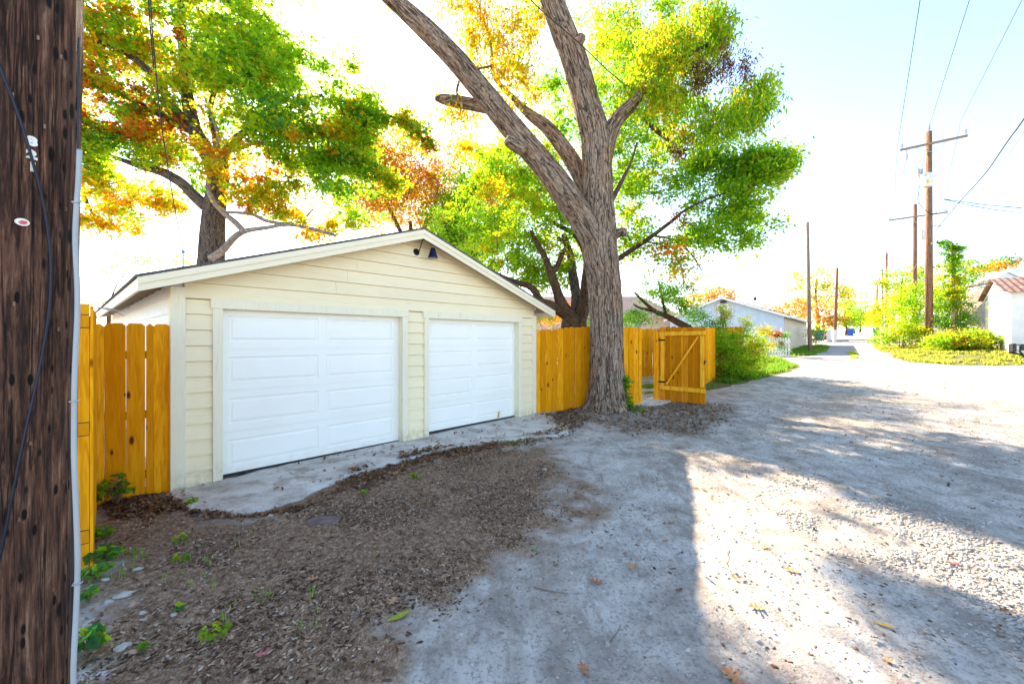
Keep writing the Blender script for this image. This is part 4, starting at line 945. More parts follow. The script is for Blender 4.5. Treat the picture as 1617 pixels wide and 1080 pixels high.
crown(elm, [
 (765, 330, Ye+3, 55, 55, .8, 74, ll), (810, 400, Ye+1, 62, 40, .7, 66, l_), (738, 370, Ye+3.2, 36, 35, .6, 34, ll), (850, 330, Ye+.6, 56, 60, .9, 70, l_), (825, 270, Ye+1.2, 56, 50, .9, 60, l_), (785, 250, Ye+2.6, 46, 40, .7, 36, ll), (738, 238, Ye-1.6, 26, 16, .3, 9, Yk), (770, 300, Ye-3.2, 16, 10, .2, 3, Yk),  # last two small clumps added nearer to cast shade streaks on the alley
 (880, 390, Ye+.8, 50, 50, .8, 56, l_), (860, 440, Ye+.9, 50, 25, .6, 28, l_), (880, 200, Ye+.3, 60, 60, 1.2, 44, tt), (960, 60, Ye, 45, 50, 1.2, 42, l_), (1000, 90, Ye, 60, 60, 1.4, 68, l_), (980, 160, Ye, 60, 50, 1.3, 62, tt),
 (1010, 240, Ye, 60, 50, 1.3, 66, ll), (990, 310, Ye-.3, 45, 50, 1.2, 48, ll), (1050, 50, Ye, 50, 35, 1.1, 30, l_), (1080, 130, Ye-.3, 40, 50, 1, 26, tt), (1145, 270, Ye-1.8, 56, 42, .5, 58, tt), (1205, 270, Ye-2, 46, 33, .4, 42, tt), (1170, 330, Ye-2, 48, 33, .45, 34, tt),
 (1120, 240, Ye-1.5, 50, 30, .5, 22, tt), (1085, 300, Ye-1.5, 45, 40, .6, 26, tt), (1110, 370, Ye-2, 50, 25, .4, 22, tt), (1165, 388, Ye-2.1, 30, 18, .3, 9, tt), (1060, 410, Ye-2, 45, 25, .7, 16, [('lime', 2), ('yell', 2), ('orange', 1), ('green', 2)]), (1000, 380, Ye-1, 30, 30, .6, 14, l_),
 (1238, 258, Ye-2, 20, 16, .3, 9, tt), (1215, 355, Ye-2, 14, 12, .4, 5, tt), (700, 345, Ye+4, 25, 25, .5, 10, ll), (1045, 180, Ye, 30, 60, .9, 24, ll)], nodes, .095, 11, 74, .27, .62, .3, eb_, dens=1.85, rdm=2.1, gaps=.33)
crown(elm, [(880, 100, Ye+2, 90, 60, .8, 14, ll), (930, -60, Ye, 120, 50, 1.5, 40, tt), (930, 250, Ye+1.6, 110, 100, .8, 90, l_), (840, 350, Ye+3.5, 100, 70, .8, 80, tt)], nodes, .10, 12, 66, .34, .62, .3, eb_, name='inner_crown', dens=1.0, rdm=2.2, gaps=.45)
crown(elm, [(773, 318, Ye-1.3, 8, 14, .2, 5, [('brown', 1)]), (1065, 342, Ye-2.3, 14, 14, .2, 5, [('brown', 1)]), (1078, 355, Ye-2.3, 12, 10, .2, 3, [('brown', 1)])], None, .06, 13, 70, .13, .4, 1.0, eb_, name='dried_seed_clusters', twig=False, flat=1.3)
# ---- more trees
def small_tree(name, label, base, trunkpts, blobs, leaf, seed, per=40, cr=.35, group=None, mat='brown_bark', extra=(), tw=1.0):
    t = tree_root(name, label, base, 'tree', group); nd = limbpart(t, trunkpts, mat, base, 10, .08, 'trunk', seed)
    for e in extra: nd += limbpart(t, e, mat, base, 8, .08, 'limb', seed+1)
    crown(t, blobs, nd, leaf, seed, per, cr, .6, .2, base, tw=tw); return t
b_ = (P(650, 500, 30)[0], 30, 0)
Om = [('orange', 4), ('yell', 4), ('lime', 1.5), ('rose', 2)]
small_tree('maple_tree', 'orange leaved tree rising behind the garage ridge', b_, [(650, 575, 30, 16), (652, 420, 30, 13), (650, 380, 30, 9), (648, 350, 30, 5)],
 [(640, 325, 30, 62, 42, 3.5, 100, Om), (690, 275, 31, 38, 28, 2.4, 50, [('orange', 3), ('rose', 4), ('pale', 2)]), (585, 335, 30, 52, 34, 3, 56, Om), (610, 265, 30, 48, 36, 2.5, 84, Om), (655, 300, 30.5, 50, 30, 2.5, 50, Om), (560, 300, 30, 40, 34, 2.5, 44, [('lime', 3), ('yell', 2), ('green', 2), ('orange', 1)]), (590, 220, 31, 36, 24, 2.2, 24, Om), (705, 345, 30, 36, 42, 3, 50, [('teal', 2), ('green', 3), ('yell', 3)]), (745, 390, 31, 34, 30, 2.5, 36, [('lime', 3), ('green', 2)]), (640, 225, 31, 30, 18, 1.8, 20, [('green', 3), ('yell', 2)]), (740, 240, 31, 40, 34, 2, 34, [('yell', 3), ('lime', 4)])], .20, 14, 52, .75, tw=1.6,
 extra=[[(650, 400, 30, 8), (620, 340, 30, 6), (600, 290, 30, 4)], [(651, 390, 30, 8), (685, 330, 30.5, 6), (692, 285, 31, 3)]])
b_ = (P(735, 500, 29)[0], 29, 0)
Gf = [('lime', 4), ('green', 5)]
small_tree('shade_tree', 'lime green tree filling the gap between the orange tree and the spreading elm', b_, [(735, 575, 29, 16), (736, 450, 29, 13), (735, 400, 29, 9), (734, 360, 29, 5)],
 [(725, 330, 29, 34, 50, 2.2, 90, Gf), (755, 300, 29.5, 34, 44, 2.2, 80, Gf), (700, 370, 29, 34, 34, 2.0, 56, Gf), (745, 390, 29, 40, 34, 2.2, 70, Gf), (790, 360, 29.5, 40, 50, 2.2, 80, Gf), (815, 300, 30, 40, 50, 2.2, 70, Gf), (1000, 300, 30, 40, 70, 2.2, 60, Gf)][:6], .20, 28, 60, .75, tw=1.5,
 extra=[[(735, 420, 29, 8), (760, 370, 29, 6), (780, 320, 29, 4)], [(735, 430, 29, 8), (712, 385, 29, 6), (700, 350, 29, 3)]])
b_ = (P(225, 500, 24)[0], 24, 0)
small_tree('pecan_sapling', 'small pale leaved tree far behind the garage eave', b_, [(170, 600, 24, 10), (172, 500, 24, 7), (180, 460, 24, 2.5), (200, 428, 24, 1.5)],
 [(200, 418, 24, 42, 18, 1.6, 22, [('green', 2), ('yell', 2), ('teal', 1)]), (270, 412, 24, 32, 10, 1.4, 14, [('yell', 3), ('lime', 2)]), (160, 440, 24, 14, 22, 1, 6, [('green', 3), ('teal', 1)]), (135, 478, 24, 25, 14, 1, 9, [('green', 3), ('yell', 2)])], .13, 15, 36, .5, tw=1.5)
b_ = (P(1080, 560, 16.5)[0], 16.5, .5)
small_tree('crepe_myrtle_tree', 'leaning green tree whose branch slants over the orange gate', b_, [(1120, 560, 16.6, 14), (1095, 525, 16.5, 12), (1072, 510, 16.4, 11), (1050, 498, 16.2, 9), (1035, 492, 16, 7), (1015, 475, 16, 4), (1002, 462, 16, 3)],
 [(1040, 460, 16.2, 40, 22, 1.0, 50, [('lime', 3), ('green', 4)]), (1015, 500, 16.2, 26, 13, .8, 24, [('green', 4), ('teal', 2)]), (1070, 475, 16.3, 32, 26, 1.0, 44, [('green', 4), ('lime', 2)]), (1085, 440, 16.4, 26, 18, .8, 16, [('yell', 3), ('orange', 2), ('green', 2)]), (1100, 505, 16.6, 20, 16, .8, 18, [('green', 4), ('teal', 3)])], .085, 16, 42, .24,
 extra=[[(1052, 500, 16.2, 6), (1045, 470, 16.2, 4), (1040, 445, 16.2, 3)], [(1035, 492, 16, 5), (1010, 486, 16, 4), (1000, 480, 16, 2)]])
def simple(name, label, px, Yd, gy_, blobs, leaf, seed, per=34, cr=.5, wpx=8, mat='brown_bark', group=None):
    b_ = (P(px, 500, Yd)[0], Yd, float(gz(P(px, 500, Yd)[0], Yd))); top = min(b[1] for b in blobs)
    yb = HY-(b_[2]-CH)*F/Yd+3
    return small_tree(name, label, b_, [(px, yb, Yd, wpx), (px+2, (yb*2+top)/3, Yd, wpx*.8), (px-2, (yb+top*2)/3, Yd, wpx*.5), (px, top, Yd, wpx*.3)], blobs, leaf, seed, per, cr, group, mat, tw=1.8)
OR = [('pale', 5), ('orange', 1.2), ('yell', 1)]; YE = [('yell', 3), ('lime', 3), ('pale', 1)]; DG = [('teal', 2), ('green', 4)]  # pale share stands in for haze and glare over the far trees
simple('maple_tree', 'small orange leaved tree behind the left roof slope of the blue shed', 1120, 42, 520, [(1130, 465, 42, 34, 13, 2, 42, OR), (1105, 470, 42, 20, 14, 2, 16, OR), (1090, 480, 42, 20, 12, 2, 12, OR)], .2, 17, 40, .6)
simple('maple_tree', 'low rust coloured tree behind the right roof slope of the blue shed', 1215, 46, 520, [(1215, 492, 46, 40, 14, 2.5, 48, [('rose', 3), ('pale', 4), ('brown', 1)]), (1255, 488, 46, 25, 14, 2.5, 26, [('rose', 2), ('pale', 4)])], .22, 18, 40, .6)
simple('pecan_tree', 'yellow and green tree behind the left alley poles', 1290, 52, 530, [(1285, 440, 52, 40, 18, 3, 44, YE+[('teal', 1)]), (1310, 465, 52, 35, 22, 3, 50, YE), (1335, 470, 55, 25, 25, 3, 32, [('teal', 2), ('yell', 2), ('lime', 1)]), (1262, 470, 50, 25, 20, 3, 22, YE+[('orange', 2)]), (1285, 490, 50, 30, 16, 3, 34, OR)], .24, 19, 40, .8)
simple('shrub_tree', 'low orange and green tree overhanging the left side of the alley', 1302, 48, 540, [(1305, 505, 48, 28, 13, 2, 44, [('pale', 3), ('yell', 3), ('rose', 2)]), (1325, 508, 48, 14, 12, 2, 16, [('rose', 2), ('green', 3)]), (1297, 520, 48, 8, 12, 1.5, 8, YE)], .2, 20, 40, .55, 5)
simple('shade_tree', 'lime green tree beside the second row of left alley poles', 1335, 70, 530, [(1336, 490, 70, 18, 17, 3, 40, [('lime', 5), ('yell', 1)]), (1345, 508, 70, 12, 12, 3, 22, [('lime', 3), ('green', 3)])], .28, 22, 40, .8, 5)
simple('shade_tree', 'dark green tree closing the far end of the alley', 1357, 110, 520, [(1357, 495, 110, 10, 13, 4, 46, [('teal', 5), ('green', 1)]), (1349, 505, 108, 9, 12, 4, 30, DG), (1362, 508, 112, 6, 9, 4, 16, [('teal', 5)])], .4, 23, 46, 1.0, 4)
simple('shade_tree', 'yellow tree on the right of the far alley behind the green cart', 1385, 85, 520, [(1383, 497, 85, 14, 15, 3, 44, YE), (1395, 505, 82, 14, 13, 3, 36, YE+[('lime', 1)]), (1373, 508, 95, 8, 10, 3, 18, YE)], .32, 24, 44, .8, 4)
simple('hackberry_tree', 'yellow green tree behind the second right utility pole', 1425, 42, 530, [(1425, 440, 42, 28, 20, 2.5, 60, [('yell', 2), ('lime', 2), ('teal', 2), ('green', 2)]), (1412, 480, 42, 24, 22, 2.5, 60, [('yell', 2), ('lime', 4)]), (1440, 465, 42, 26, 26, 2.5, 40, [('yell', 1), ('lime', 3), ('green', 2)])], .2, 25, 40, .65)
simple('hackberry_tree', 'blue green tree behind the vine covered guy pole', 1525, 36, 530, [(1524, 437, 36, 20, 24, 1.6, 50, [('green', 3), ('teal', 3), ('yell', 1)]), (1485, 430, 36, 20, 20, 2, 26, [('yell', 2), ('teal', 2), ('lime', 2)]), (1498, 470, 34, 20, 25, 1.5, 34, DG+[('lime', 2)])], .17, 26, 40, .55)
simple('hackberry_tree', 'small round orange tree above the distant white house', 1577, 90, 440, [(1570, 423, 90, 20, 8, 4, 46, [('orange', 3), ('yell', 2), ('teal', 1)]), (1585, 416, 90, 14, 7, 4, 30, [('teal', 3), ('rose', 2)])], .4, 27, 36, 1.0, 5)
# hedge tops / bushes
def bush(name, label, base, blobs, leaf, seed, per=40, cr=.22, cat='bush', shoots=()):
    t = thing(name, label, cat, base); nd = []
    m = MB(); r = random.Random(seed)
    for (px, py, Yd, rx, ry, rd, nc, k) in blobs:
        c = P(px, py, Yd)
        for _ in range(4):
            e = np.array((c[0]+r.uniform(-1, 1)*rx/F*Yd*.7, c[1]+r.uniform(-1, 1)*rd*.6, c[2]+r.uniform(-.2, .6)*ry/F*Yd)); s0 = np.array((base[0]+r.uniform(-.3, .3), base[1]+r.uniform(-.2, .2), base[2]-.03))
            q = catmull([s0, (s0+e)/2+np.array((r.uniform(-.1, .1), 0, .1)), e], 5); m.tube(q, np.linspace(.018, .006, len(q)), 5); nd += list(q[3:])
    part('stems', m, M['twigwood'], t, False, base)
    crown(t, blobs, nd, leaf, seed, per, cr, .55, .0, base, name='leaves'); return t
g1 = G(1160, 598); GL = [('lime', 6), ('green', 2)]
bush('privet_bush', 'large bright green bush beyond the orange fence along the alley', (g1[0], 14.9, float(gz(g1[0], 14.9))), [
 (1150, 565, 14.8, 32, 34, .7, 100, GL), (1175, 560, 15.2, 34, 34, .7, 110, [('lime', 5), ('yell', 3), ('green', 1)]), (1192, 550, 15.6, 28, 26, .6, 60, [('lime', 6), ('yell', 1)]), (1135, 540, 14.6, 15, 25, .5, 36, GL), (1128, 515, 15, 12, 14, .4, 14, DG),
 (1143, 500, 15, 5, 20, .2, 12, [('lime', 4), ('yell', 3)]), (1139, 487, 15, 3, 9, .15, 5, [('yell', 3), ('lime', 3)]), (1179, 518, 15.2, 4, 18, .2, 10, [('yell', 3), ('lime', 4)]), (1205, 520, 15.6, 10, 10, .3, 10, [('yell', 4), ('lime', 3)]), (1160, 530, 15, 12, 8, .3, 10, GL), (1170, 592, 14.4, 30, 10, .4, 30, [('green', 3), ('lime', 3)])], .075, 33, 46, .2)
bush('evergreen_bush', 'rounded green bush between the blue shed and first left pole', tuple(G(1287, 545)), [(1286, 527, 31, 8, 14, .7, 30, [('lime', 4), ('green', 4)])], .12, 34, 36, .3)
gb = tuple(G(1430, 562))
bush('wild_shrub', 'sprawling yellow green shrub at the foot of the first right pole', (P(1430, 540, 27)[0], 27, float(gz(P(1430, 540, 27)[0], 27))), [
 (1435, 500, 27, 30, 30, 1.5, 120, [('lime', 4), ('green', 4)]), (1420, 522, 26, 28, 18, 1.2, 80, [('yell', 1), ('lime', 4), ('green', 2)]), (1450, 530, 25.5, 26, 16, 1.2, 60, [('lime', 4), ('green', 2), ('yell', 2)]), (1398, 538, 27, 18, 8, 1, 34, [('lime', 4), ('green', 2)]), (1445, 465, 27, 20, 24, 1.2, 60, [('lime', 4), ('green', 3)])], .11, 35, 40, .32)
bush('wild_shrub', 'dense darker green shrub right of the first right pole', (P(1510, 540, 24.5)[0], 24.5, float(gz(P(1510, 540, 24.5)[0], 24.5))), [
 (1494, 490, 25, 22, 30, 1.2, 90, [('green', 4), ('lime', 3), ('teal', 1)]), (1516, 495, 24.5, 14, 22, 1.0, 40, [('green', 4), ('teal', 2), ('lime', 1)]), (1490, 460, 25.5, 16, 26, 1.2, 40, [('lime', 4), ('yell', 1)]), (1508, 515, 24.5, 26, 12, 1.0, 44, [('green', 3), ('teal', 2)])], .11, 36, 42, .32)
bush('ivy_hedge', 'low hedge of green and rust ivy leaves before the white shed', (P(1520, 550, 21.5)[0], 21.5, float(gz(P(1520, 550, 21.5)[0], 21.5))), [
 (1500, 540, 21.8, 28, 18, .8, 100, [('lime', 3), ('green', 3), ('rose', .7)]), (1535, 538, 21.2, 28, 18, .8, 110, [('lime', 3), ('green', 3), ('rose', 1.6), ('yell', 1)]), (1558, 542, 21, 12, 16, .6, 30, [('green', 3), ('rose', 1)])], .11, 37, 40, .26, 'hedge')
# vine covered guy pole
vb = (P(1506, 540, 24.2)[0], 24.2, float(gz(P(1506, 540, 24.2)[0], 24.2)))
vp = thing('vine_covered_post', 'slim post smothered in green vine right of the tall utility pole', 'post', vb)
m = MB(); m.tube([P(1506, 560, 24.2), P(1505, 395, 24.2)], .07, 8); part('post_shaft', m, M['grey_pole'], vp, False, vb)
crown(vp, [(1506, 410, 24.2, 10, 26, .35, 60, [('green', 4), ('lime', 3)]), (1506, 458, 24.2, 12, 34, .4, 80, [('lime', 3), ('yell', 2), ('green', 2)]), (1502, 391, 24.4, 17, 7, .35, 30, [('green', 4), ('teal', 1)]), (1485, 384, 24.7, 10, 5, .2, 8, [('green', 4), ('teal', 1)]), (1493, 400, 24.4, 10, 6, .2, 5, [('green', 4)]), (1512, 393, 24.2, 8, 3, .2, 4, DG)], None, .11, 38, 34, .17, .6, .3, vb, name='leaves', twig=False)

# ------------------------------------------------------------------ grass and small stuff
def blades(name, polys, n, h, cols, seed, label=None, cat=None, wd=.006, mat='leaf', cl=10):
    rg = np.random.default_rng(seed); V = []; per = n//len(polys); P2 = np.vstack([sample(p, (per//cl+1)*2, .25, rg) for p in polys]); gk = fbm(P2[:, 0]*2.6, P2[:, 1]*2.6, seed=88); P2 = P2[gk > np.median(gk)]; P2 = np.repeat(P2, cl, 0) + rg.normal(0, h*.28, (len(P2)*cl, 2))
    k = len(P2); z = gh(P2[:, 0], P2[:, 1]); b = np.stack([P2[:, 0], P2[:, 1], z-.005], 1); a = rg.uniform(0, 2*np.pi, k); H = (h*rg.uniform(.4, 1.2, k))[:, None]
    s = np.stack([np.cos(a), np.sin(a), np.zeros(k)], 1)*wd; ln = np.stack([-np.sin(a), np.cos(a), np.zeros(k)], 1)*rg.normal(0, .4, (k, 1))
    mid = b+(ln*.35+np.array((0, 0, .6)))*H; tip = b+(ln+np.array((0, 0, 1)))*H
    v = np.stack([b-s, b+s, mid+s*.7, mid-s*.7, tip], 1); f = (np.arange(k)[:, None, None]*5+np.array([[0, 1, 2], [0, 2, 3], [3, 2, 4]])[None]).reshape(-1, 3)
    c = np.array(cols)[rg.integers(0, len(cols), k)]*rg.uniform(.75, 1.25, (k, 1))
    o = npmesh(name, v.reshape(-1, 3), f, M[mat], None, None, np.repeat(c, 5, 0)); tag(o, label, cat, kind='stuff'); return o
blades('verge_grass', [GRASS_L], 26000, .17, [(.07, .19, .02), (.13, .27, .03), (.20, .25, .04), (.05, .13, .02)], 50, 'green grass verge below the bushes by the orange fence', 'grass')
blades('lawn_grass', [GRASS_P], 14000, .12, [(.08, .22, .03), (.14, .28, .03), (.2, .26, .05)], 51, 'green grass around the first pole beside the blue shed', 'grass', .012)
blades('dry_grass', [GRASS_R], 40000, .12, [(.34, .30, .10), (.40, .36, .15), (.24, .27, .06), (.14, .21, .03), (.18, .24, .04)], 52, 'dry yellow grass bank along the right side of the alley', 'grass', .014)
GC_ = gpoly([(1338,560),(1345,556),(1352,558),(1355,566),(1345,568)])
blades('centre_grass', [GC_], 1500, .16, [(.2, .32, .05), (.35, .36, .10)], 53, 'tuft of grass growing in the middle of the far alley track', 'grass', .012)
NW = gpoly([(150,870),(230,860),(300,900),(260,960),(170,980),(130,930)])
blades('weed_grass', [NW, gpoly([(250,850),(420,840),(700,900),(560,1040),(300,1040)])], 210, .05, [(.10, .35, .03), (.18, .42, .03)], 54, 'thin green grass sprigs in the dark mulch', 'grass', .0022, cl=5)
YD = gpoly([(1015,625),(1040,618),(1040,606),(1010,606)])
blades('yard_grass', [YD], 2500, .06, [(.12, .25, .04), (.2, .22, .06)], 55, 'patchy grass inside the yard seen through the gate opening', 'grass', .006)
def scatter_rocks(name, pts, smin, smax, mat, seed, label, cat, flat=.55, elong=1.0):
    rg = np.random.default_rng(seed); k = len(pts); base = np.array([(1,0,0),(0,1,0),(-1,0,0),(0,-1,0),(0,0,1),(0,0,-1),(.75,.75,.35),(-.7,.7,.3),(-.7,-.75,.4),(.7,-.7,.35)], float)
    fs = np.array([(0,6,4),(6,1,4),(1,7,4),(7,2,4),(2,8,4),(8,3,4),(3,9,4),(9,0,4),(0,5,6),(6,5,1),(1,5,7),(7,5,2),(2,5,8),(8,5,3),(3,5,9),(9,5,0)])
    s = np.exp(rg.uniform(np.log(smin), np.log(smax), k)); a = rg.uniform(0, 2*np.pi, k); v = base[None]*rg.uniform(.65, 1.25, (k, 10, 1)); v[:, :, 0] *= elong; v[:, :, 2] *= flat
    ca, sa = np.cos(a)[:, None], np.sin(a)[:, None]; x = (v[:, :, 0]*ca-v[:, :, 1]*sa)*s[:, None]; y = (v[:, :, 0]*sa+v[:, :, 1]*ca)*s[:, None]; z = v[:, :, 2]*s[:, None]
    tl = rg.normal(0, .25, (k, 1)); z = z+x*tl
    zb = gh(pts[:, 0], pts[:, 1]) + s*flat*.35
    V = np.stack([x+pts[:, 0:1], y+pts[:, 1:2], z+zb[:, None]], 2).reshape(-1, 3); Fc = (np.arange(k)[:, None, None]*10+fs[None]).reshape(-1, 3)
    o = npmesh(name, V, Fc, M[mat]); tag(o, label, cat, kind='stuff'); return o
gq = sample(gpoly([(1200,740),(1340,730),(1500,800),(1600,820),(1800,900),(1800,1060),(1560,1040),(1440,960),(1340,900),(1230,820)]), 30000); gd = pdist(GRAVEL, gq[:, 0], gq[:, 1])
GV_ = gq[rng.random(len(gq)) < (1-sst(-.45, .5, gd+(fbm(gq[:, 0]*3, gq[:, 1]*3, seed=73)-.5)*1.3))*sst(.38, .6, fbm(gq[:, 0]*1.6+9, gq[:, 1]*4, seed=74))]
scatter_rocks('gravel', GV_, .004, .017, 'stone', 60, 'loose pale limestone gravel band on the right of the alley', 'gravel')
ALLEYN = gpoly([(700,1200),(760,960),(900,850),(1000,760),(1000,700),(1200,640),(1300,600),(1600,600),(1900,700),(2000,1200)])
scatter_rocks('pebbles', sample(ALLEYN, 15000, 0), .003, .014, 'stone', 61, 'small pebbles scattered over the alley dirt', 'pebbles')
scatter_rocks('mulch_pebbles', sample(MULCH, 900, 0), .003, .012, 'stone', 62, 'small white pebbles in the dark mulch', 'pebbles')
cr_ = sample(ALLEYN, 9000, 0); cr_ = cr_[rng.random(len(cr_)) < sst(.40, .66, fbm(cr_[:, 0]*1.4, cr_[:, 1]*2.2, seed=81))]
scatter_rocks('soil_crumbs', cr_, .003, .012, 'chip', 68, 'dark crumbs of bark and soil scattered over the alley dirt', 'debris', .4, 1.8)
mp_ = sample(gpoly([(40,1080),(80,1500),(600,1500),(760,1080),(900,930),(1030,800),(1000,720),(900,700),(800,697),(640,710),(520,758),(420,800),(300,788),(272,772),(150,735),(110,800)]), 90000, .0); wobn = fbm(mp_[:, 0]*2.2, mp_[:, 1]*2.2, seed=71); 
dm_ = pdist(MULCH, mp_[:, 0], mp_[:, 1]); keep = rng.random(len(mp_)) < (1-sst(-1.0, .7, dm_+(wobn-.5)*1.8))**1.6*(.12+.88*sst(.46, .6, fbm(mp_[:, 0]*1.7, mp_[:, 1]*1.7, seed=72)))
mp_ = mp_[keep & (pdist(APRON, mp_[:, 0], mp_[:, 1]) > .03)]
scatter_rocks('wood_mulch', mp_, .0022, .0105, 'chip', 63, 'dark shredded bark mulch in front of the garage', 'mulch', .4, 2.6)
def scatter_leaves(name, pts, size, pals, seed, label, cat, lift=.006):
    rg = np.random.default_rng(seed); k = len(pts); C = np.stack([pts[:, 0], pts[:, 1], np.where(pdist(APRON, pts[:, 0], pts[:, 1]) < -.03, gz(pts[:, 0], pts[:, 1])+.022, gh(pts[:, 0], pts[:, 1]))+lift+rg.random(k)*.012], 1)
    a = rg.uniform(0, 2*np.pi, k); tl = rg.normal(0, .35, k); d = np.stack([np.cos(a), np.sin(a), tl], 1); s = np.stack([-np.sin(a), np.cos(a), rg.normal(0, .35, k)], 1); L = (size*rg.uniform(.5, 1.4, k))[:, None]; up = np.array((0, 0, 1.0))
    v = np.stack([C-d*L*.5, C+s*L*.28-d*L*.12+up*L*.12, C+s*L*.1+d*L*.05, C+s*L*.24+d*L*.25+up*L*.12, C+d*L*.55+up*L*.1, C-s*L*.24+d*L*.25+up*L*.1, C-s*L*.1+d*L*.05, C-s*L*.28-d*L*.12+up*L*.1], 1)
    f = np.array([[0, 1, 2], [0, 2, 6], [0, 6, 7], [2, 3, 4], [2, 4, 6], [6, 4, 5]]); Fc = (np.arange(k)[:, None, None]*8+f[None]).reshape(-1, 3)
    c = pal(pals, k, rg)*rg.uniform(.6, 1.2, (k, 1)); o = npmesh(name, v.reshape(-1, 3), Fc, M['petal'], None, None, np.repeat(c, 8, 0)); tag(o, label, cat, kind='stuff'); return o
E1 = gpoly([(152,790),(180,775),(275,778),(330,800),(400,812),(470,798),(500,792),(490,805),(420,820),(330,822),(250,815),(170,825)])
E2 = gpoly([(500,795),(510,765),(545,745),(600,722),(690,705),(760,696),(840,690),(800,705),(700,728),(640,755),(570,785)])
E_ = np.vstack([sample(E1, 1500, .3), sample(E2, 2200, .3)]); E_ = E_[fbm(E_[:, 0]*2.4, E_[:, 1]*2.4, seed=83) > .47]; AP_ = sample(APRON, 260, 0); AP_ = AP_[fbm(AP_[:, 0]*1.6, AP_[:, 1]*1.6, seed=84) > .5]
scatter_leaves('leaf_litter', np.vstack([E_, AP_]), .055, [('litter', 8), ('brown', 3), ('rose', 1), ('orange', .5)], 64, 'brown dead leaves gathered along the edge of the concrete apron', 'leaves')
scatter_leaves('tree_litter', np.vstack([sample(LITTER, 3200, .5), sample(gpoly([(850,655),(900,645),(935,660),(900,690),(840,705),(770,712),(820,690),(880,675)]), 900, .1)]), .05, [('litter', 12), ('brown', 2), ('rose', .6), ('yell', .5)], 65, 'brown leaf litter between the pecan foot and the gate', 'leaves')
scatter_leaves('alley_litter', sample(ALLEYN, 420, 0), .045, [('litter', 6), ('rose', 1), ('orange', .5)], 66, 'scattered small dead leaves on the alley', 'leaves')
scatter_leaves('mulch_litter', sample(MULCH, 380, 0), .035, [('litter', 6), ('rose', .7)], 67, 'scattered small dead leaves in the mulch', 'leaves')
# single fallen oak leaves
def oak_leaf(px, py, size, colr, label, rz, cat='leaf'):
    p = G(px, py); z = float(gh(p[0], p[1])); t = thing('fallen_leaf', label, cat, (p[0], p[1], z+.006), rz, 'single fallen leaves on the ground')
    return t
def leaf_outline(s, lobed=True):
    right = [(0, -.5), (.03, -.32), (.16, -.30), (.26, -.20), (.10, -.12), (.09, -.04), (.36, .02), (.42, .14), (.14, .10), (.10, .18), (.28, .30), (.26, .42), (.10, .34), (.06, .52)] if lobed else [(0, -.5), (.05, -.4), (.13, -.2), (.16, 0), (.13, .22), (.05, .42)]
    pts = right+[(0, .62)]+[(-x, y) for x, y in right[:0:-1]]
    return [(x*s, y*s) for x, y in pts]
def build_leaf(t, s, c, lobed, curl):
    o = leaf_outline(s, lobed); m = MB(); n = len(o); vs = []
    for x, y in o: vs.append((x, y, curl*(abs(x)*.5+y*y/s*.5)+.001))
    spine = [(0, y*s, curl*(y*s)**2/s*.5+.001) for y in (-.3, 0, .3)]
    V = vs+spine; fs = []; kk = lambda i: n+(0 if o[i][1] < -.15*s else 1 if o[i][1] < .18*s else 2)
    for i in range(n):
        a, b = i, (i+1) % n; fs.append((a, b, kk(a)))
        if kk(a) != kk(b): fs.append((b, kk(b), kk(a)))
    top = m.add(V, fs)
    mt = N('leaf_tone', .7); f = mt.noise(60, 4, mt.coord()); mt.col(mt.ramp(f, [(.3, tuple(x*.6 for x in c)), (.7, c)]))
    part('blade', m, mt.m, t)
    st = MB(); st.tube([(0, -.5*s, .002), (.02*s, -.66*s, .006)], .0015, 5); part('stalk', st, M['twigwood'], t)
LV = [(943, 921, .10, (.42, .17, .07), 'rust brown oak leaf lying flat on the grey dirt left of the shadow edge', 1, 1.2), (1000, 897, .095, (.55, .30, .12), 'tan curled oak leaf beside the rust brown one near the shadow edge', 1, 2.6),
 (922, 872, .06, (.50, .22, .09), 'small orange brown leaf just above the flat rust oak leaf', 1, .5), (1052, 854, .06, (.55, .30, .08), 'small tan leaf right on the shadow edge', 1, 1.9),
 (621, 954, .10, (.55, .32, .18), 'pale tan oak leaf in the mulch above the long green leaf', 1, 2.9), (629, 981, .15, (.36, .38, .03), 'long yellow green leaf lying on the mulch', 0, -.9),
 (843, 870, .07, (.14, .38, .04), 'small bright green leaf on the grey dirt', 0, .4), (1253, 904, .11, (.50, .28, .13), 'tan oak leaf beside the dark patch in the alley', 1, .9), (1208, 868, .09, (.48, .30, .16), 'pale curled leaf on the sunlit edge of the alley shadow', 1, 2.2),
 (1196, 963, .10, (.50, .24, .10), 'orange brown oak leaf on the sunlit foreground dirt', 1, 1.3), (1397, 982, .10, (.75, .42, .04), 'bright yellow leaf near the gravel band', 0, 1.0), (1158, 1071, .13, (.55, .24, .10), 'large reddish tan oak leaf at the bottom of the alley', 1, .3),
 (595, 857, .06, (.50, .26, .13), 'small tan leaf in the middle of the mulch', 1, .7), (597, 876, .05, (.40, .42, .06), 'small yellow green leaf below the tan one in the mulch', 0, .9), (495, 917, .09, (.48, .26, .14), 'brown curled oak leaf in the mulch centre', 1, 2.0), (922, 1052, .09, (.45, .20, .10), 'brown oak leaf near the lower edge of the grey dirt', 1, .2),
 (1506, 889, .09, (.30, .08, .08), 'dark red leaf in front of the gravel band', 1, 1.7), (531, 942, .05, (.42, .28, .17), 'small curled beige leaf near the mulch centre', 1, .2), (1112, 770, .08, (.30, .18, .10), 'dull brown leaf in the sunlit strip beyond the shadow edge', 1, .2)]
for px, py, s_, c_, lb, lob, rz in LV: build_leaf(oak_leaf(px, py, s_, c_, lb, rz), s_, c_, bool(lob), .55)
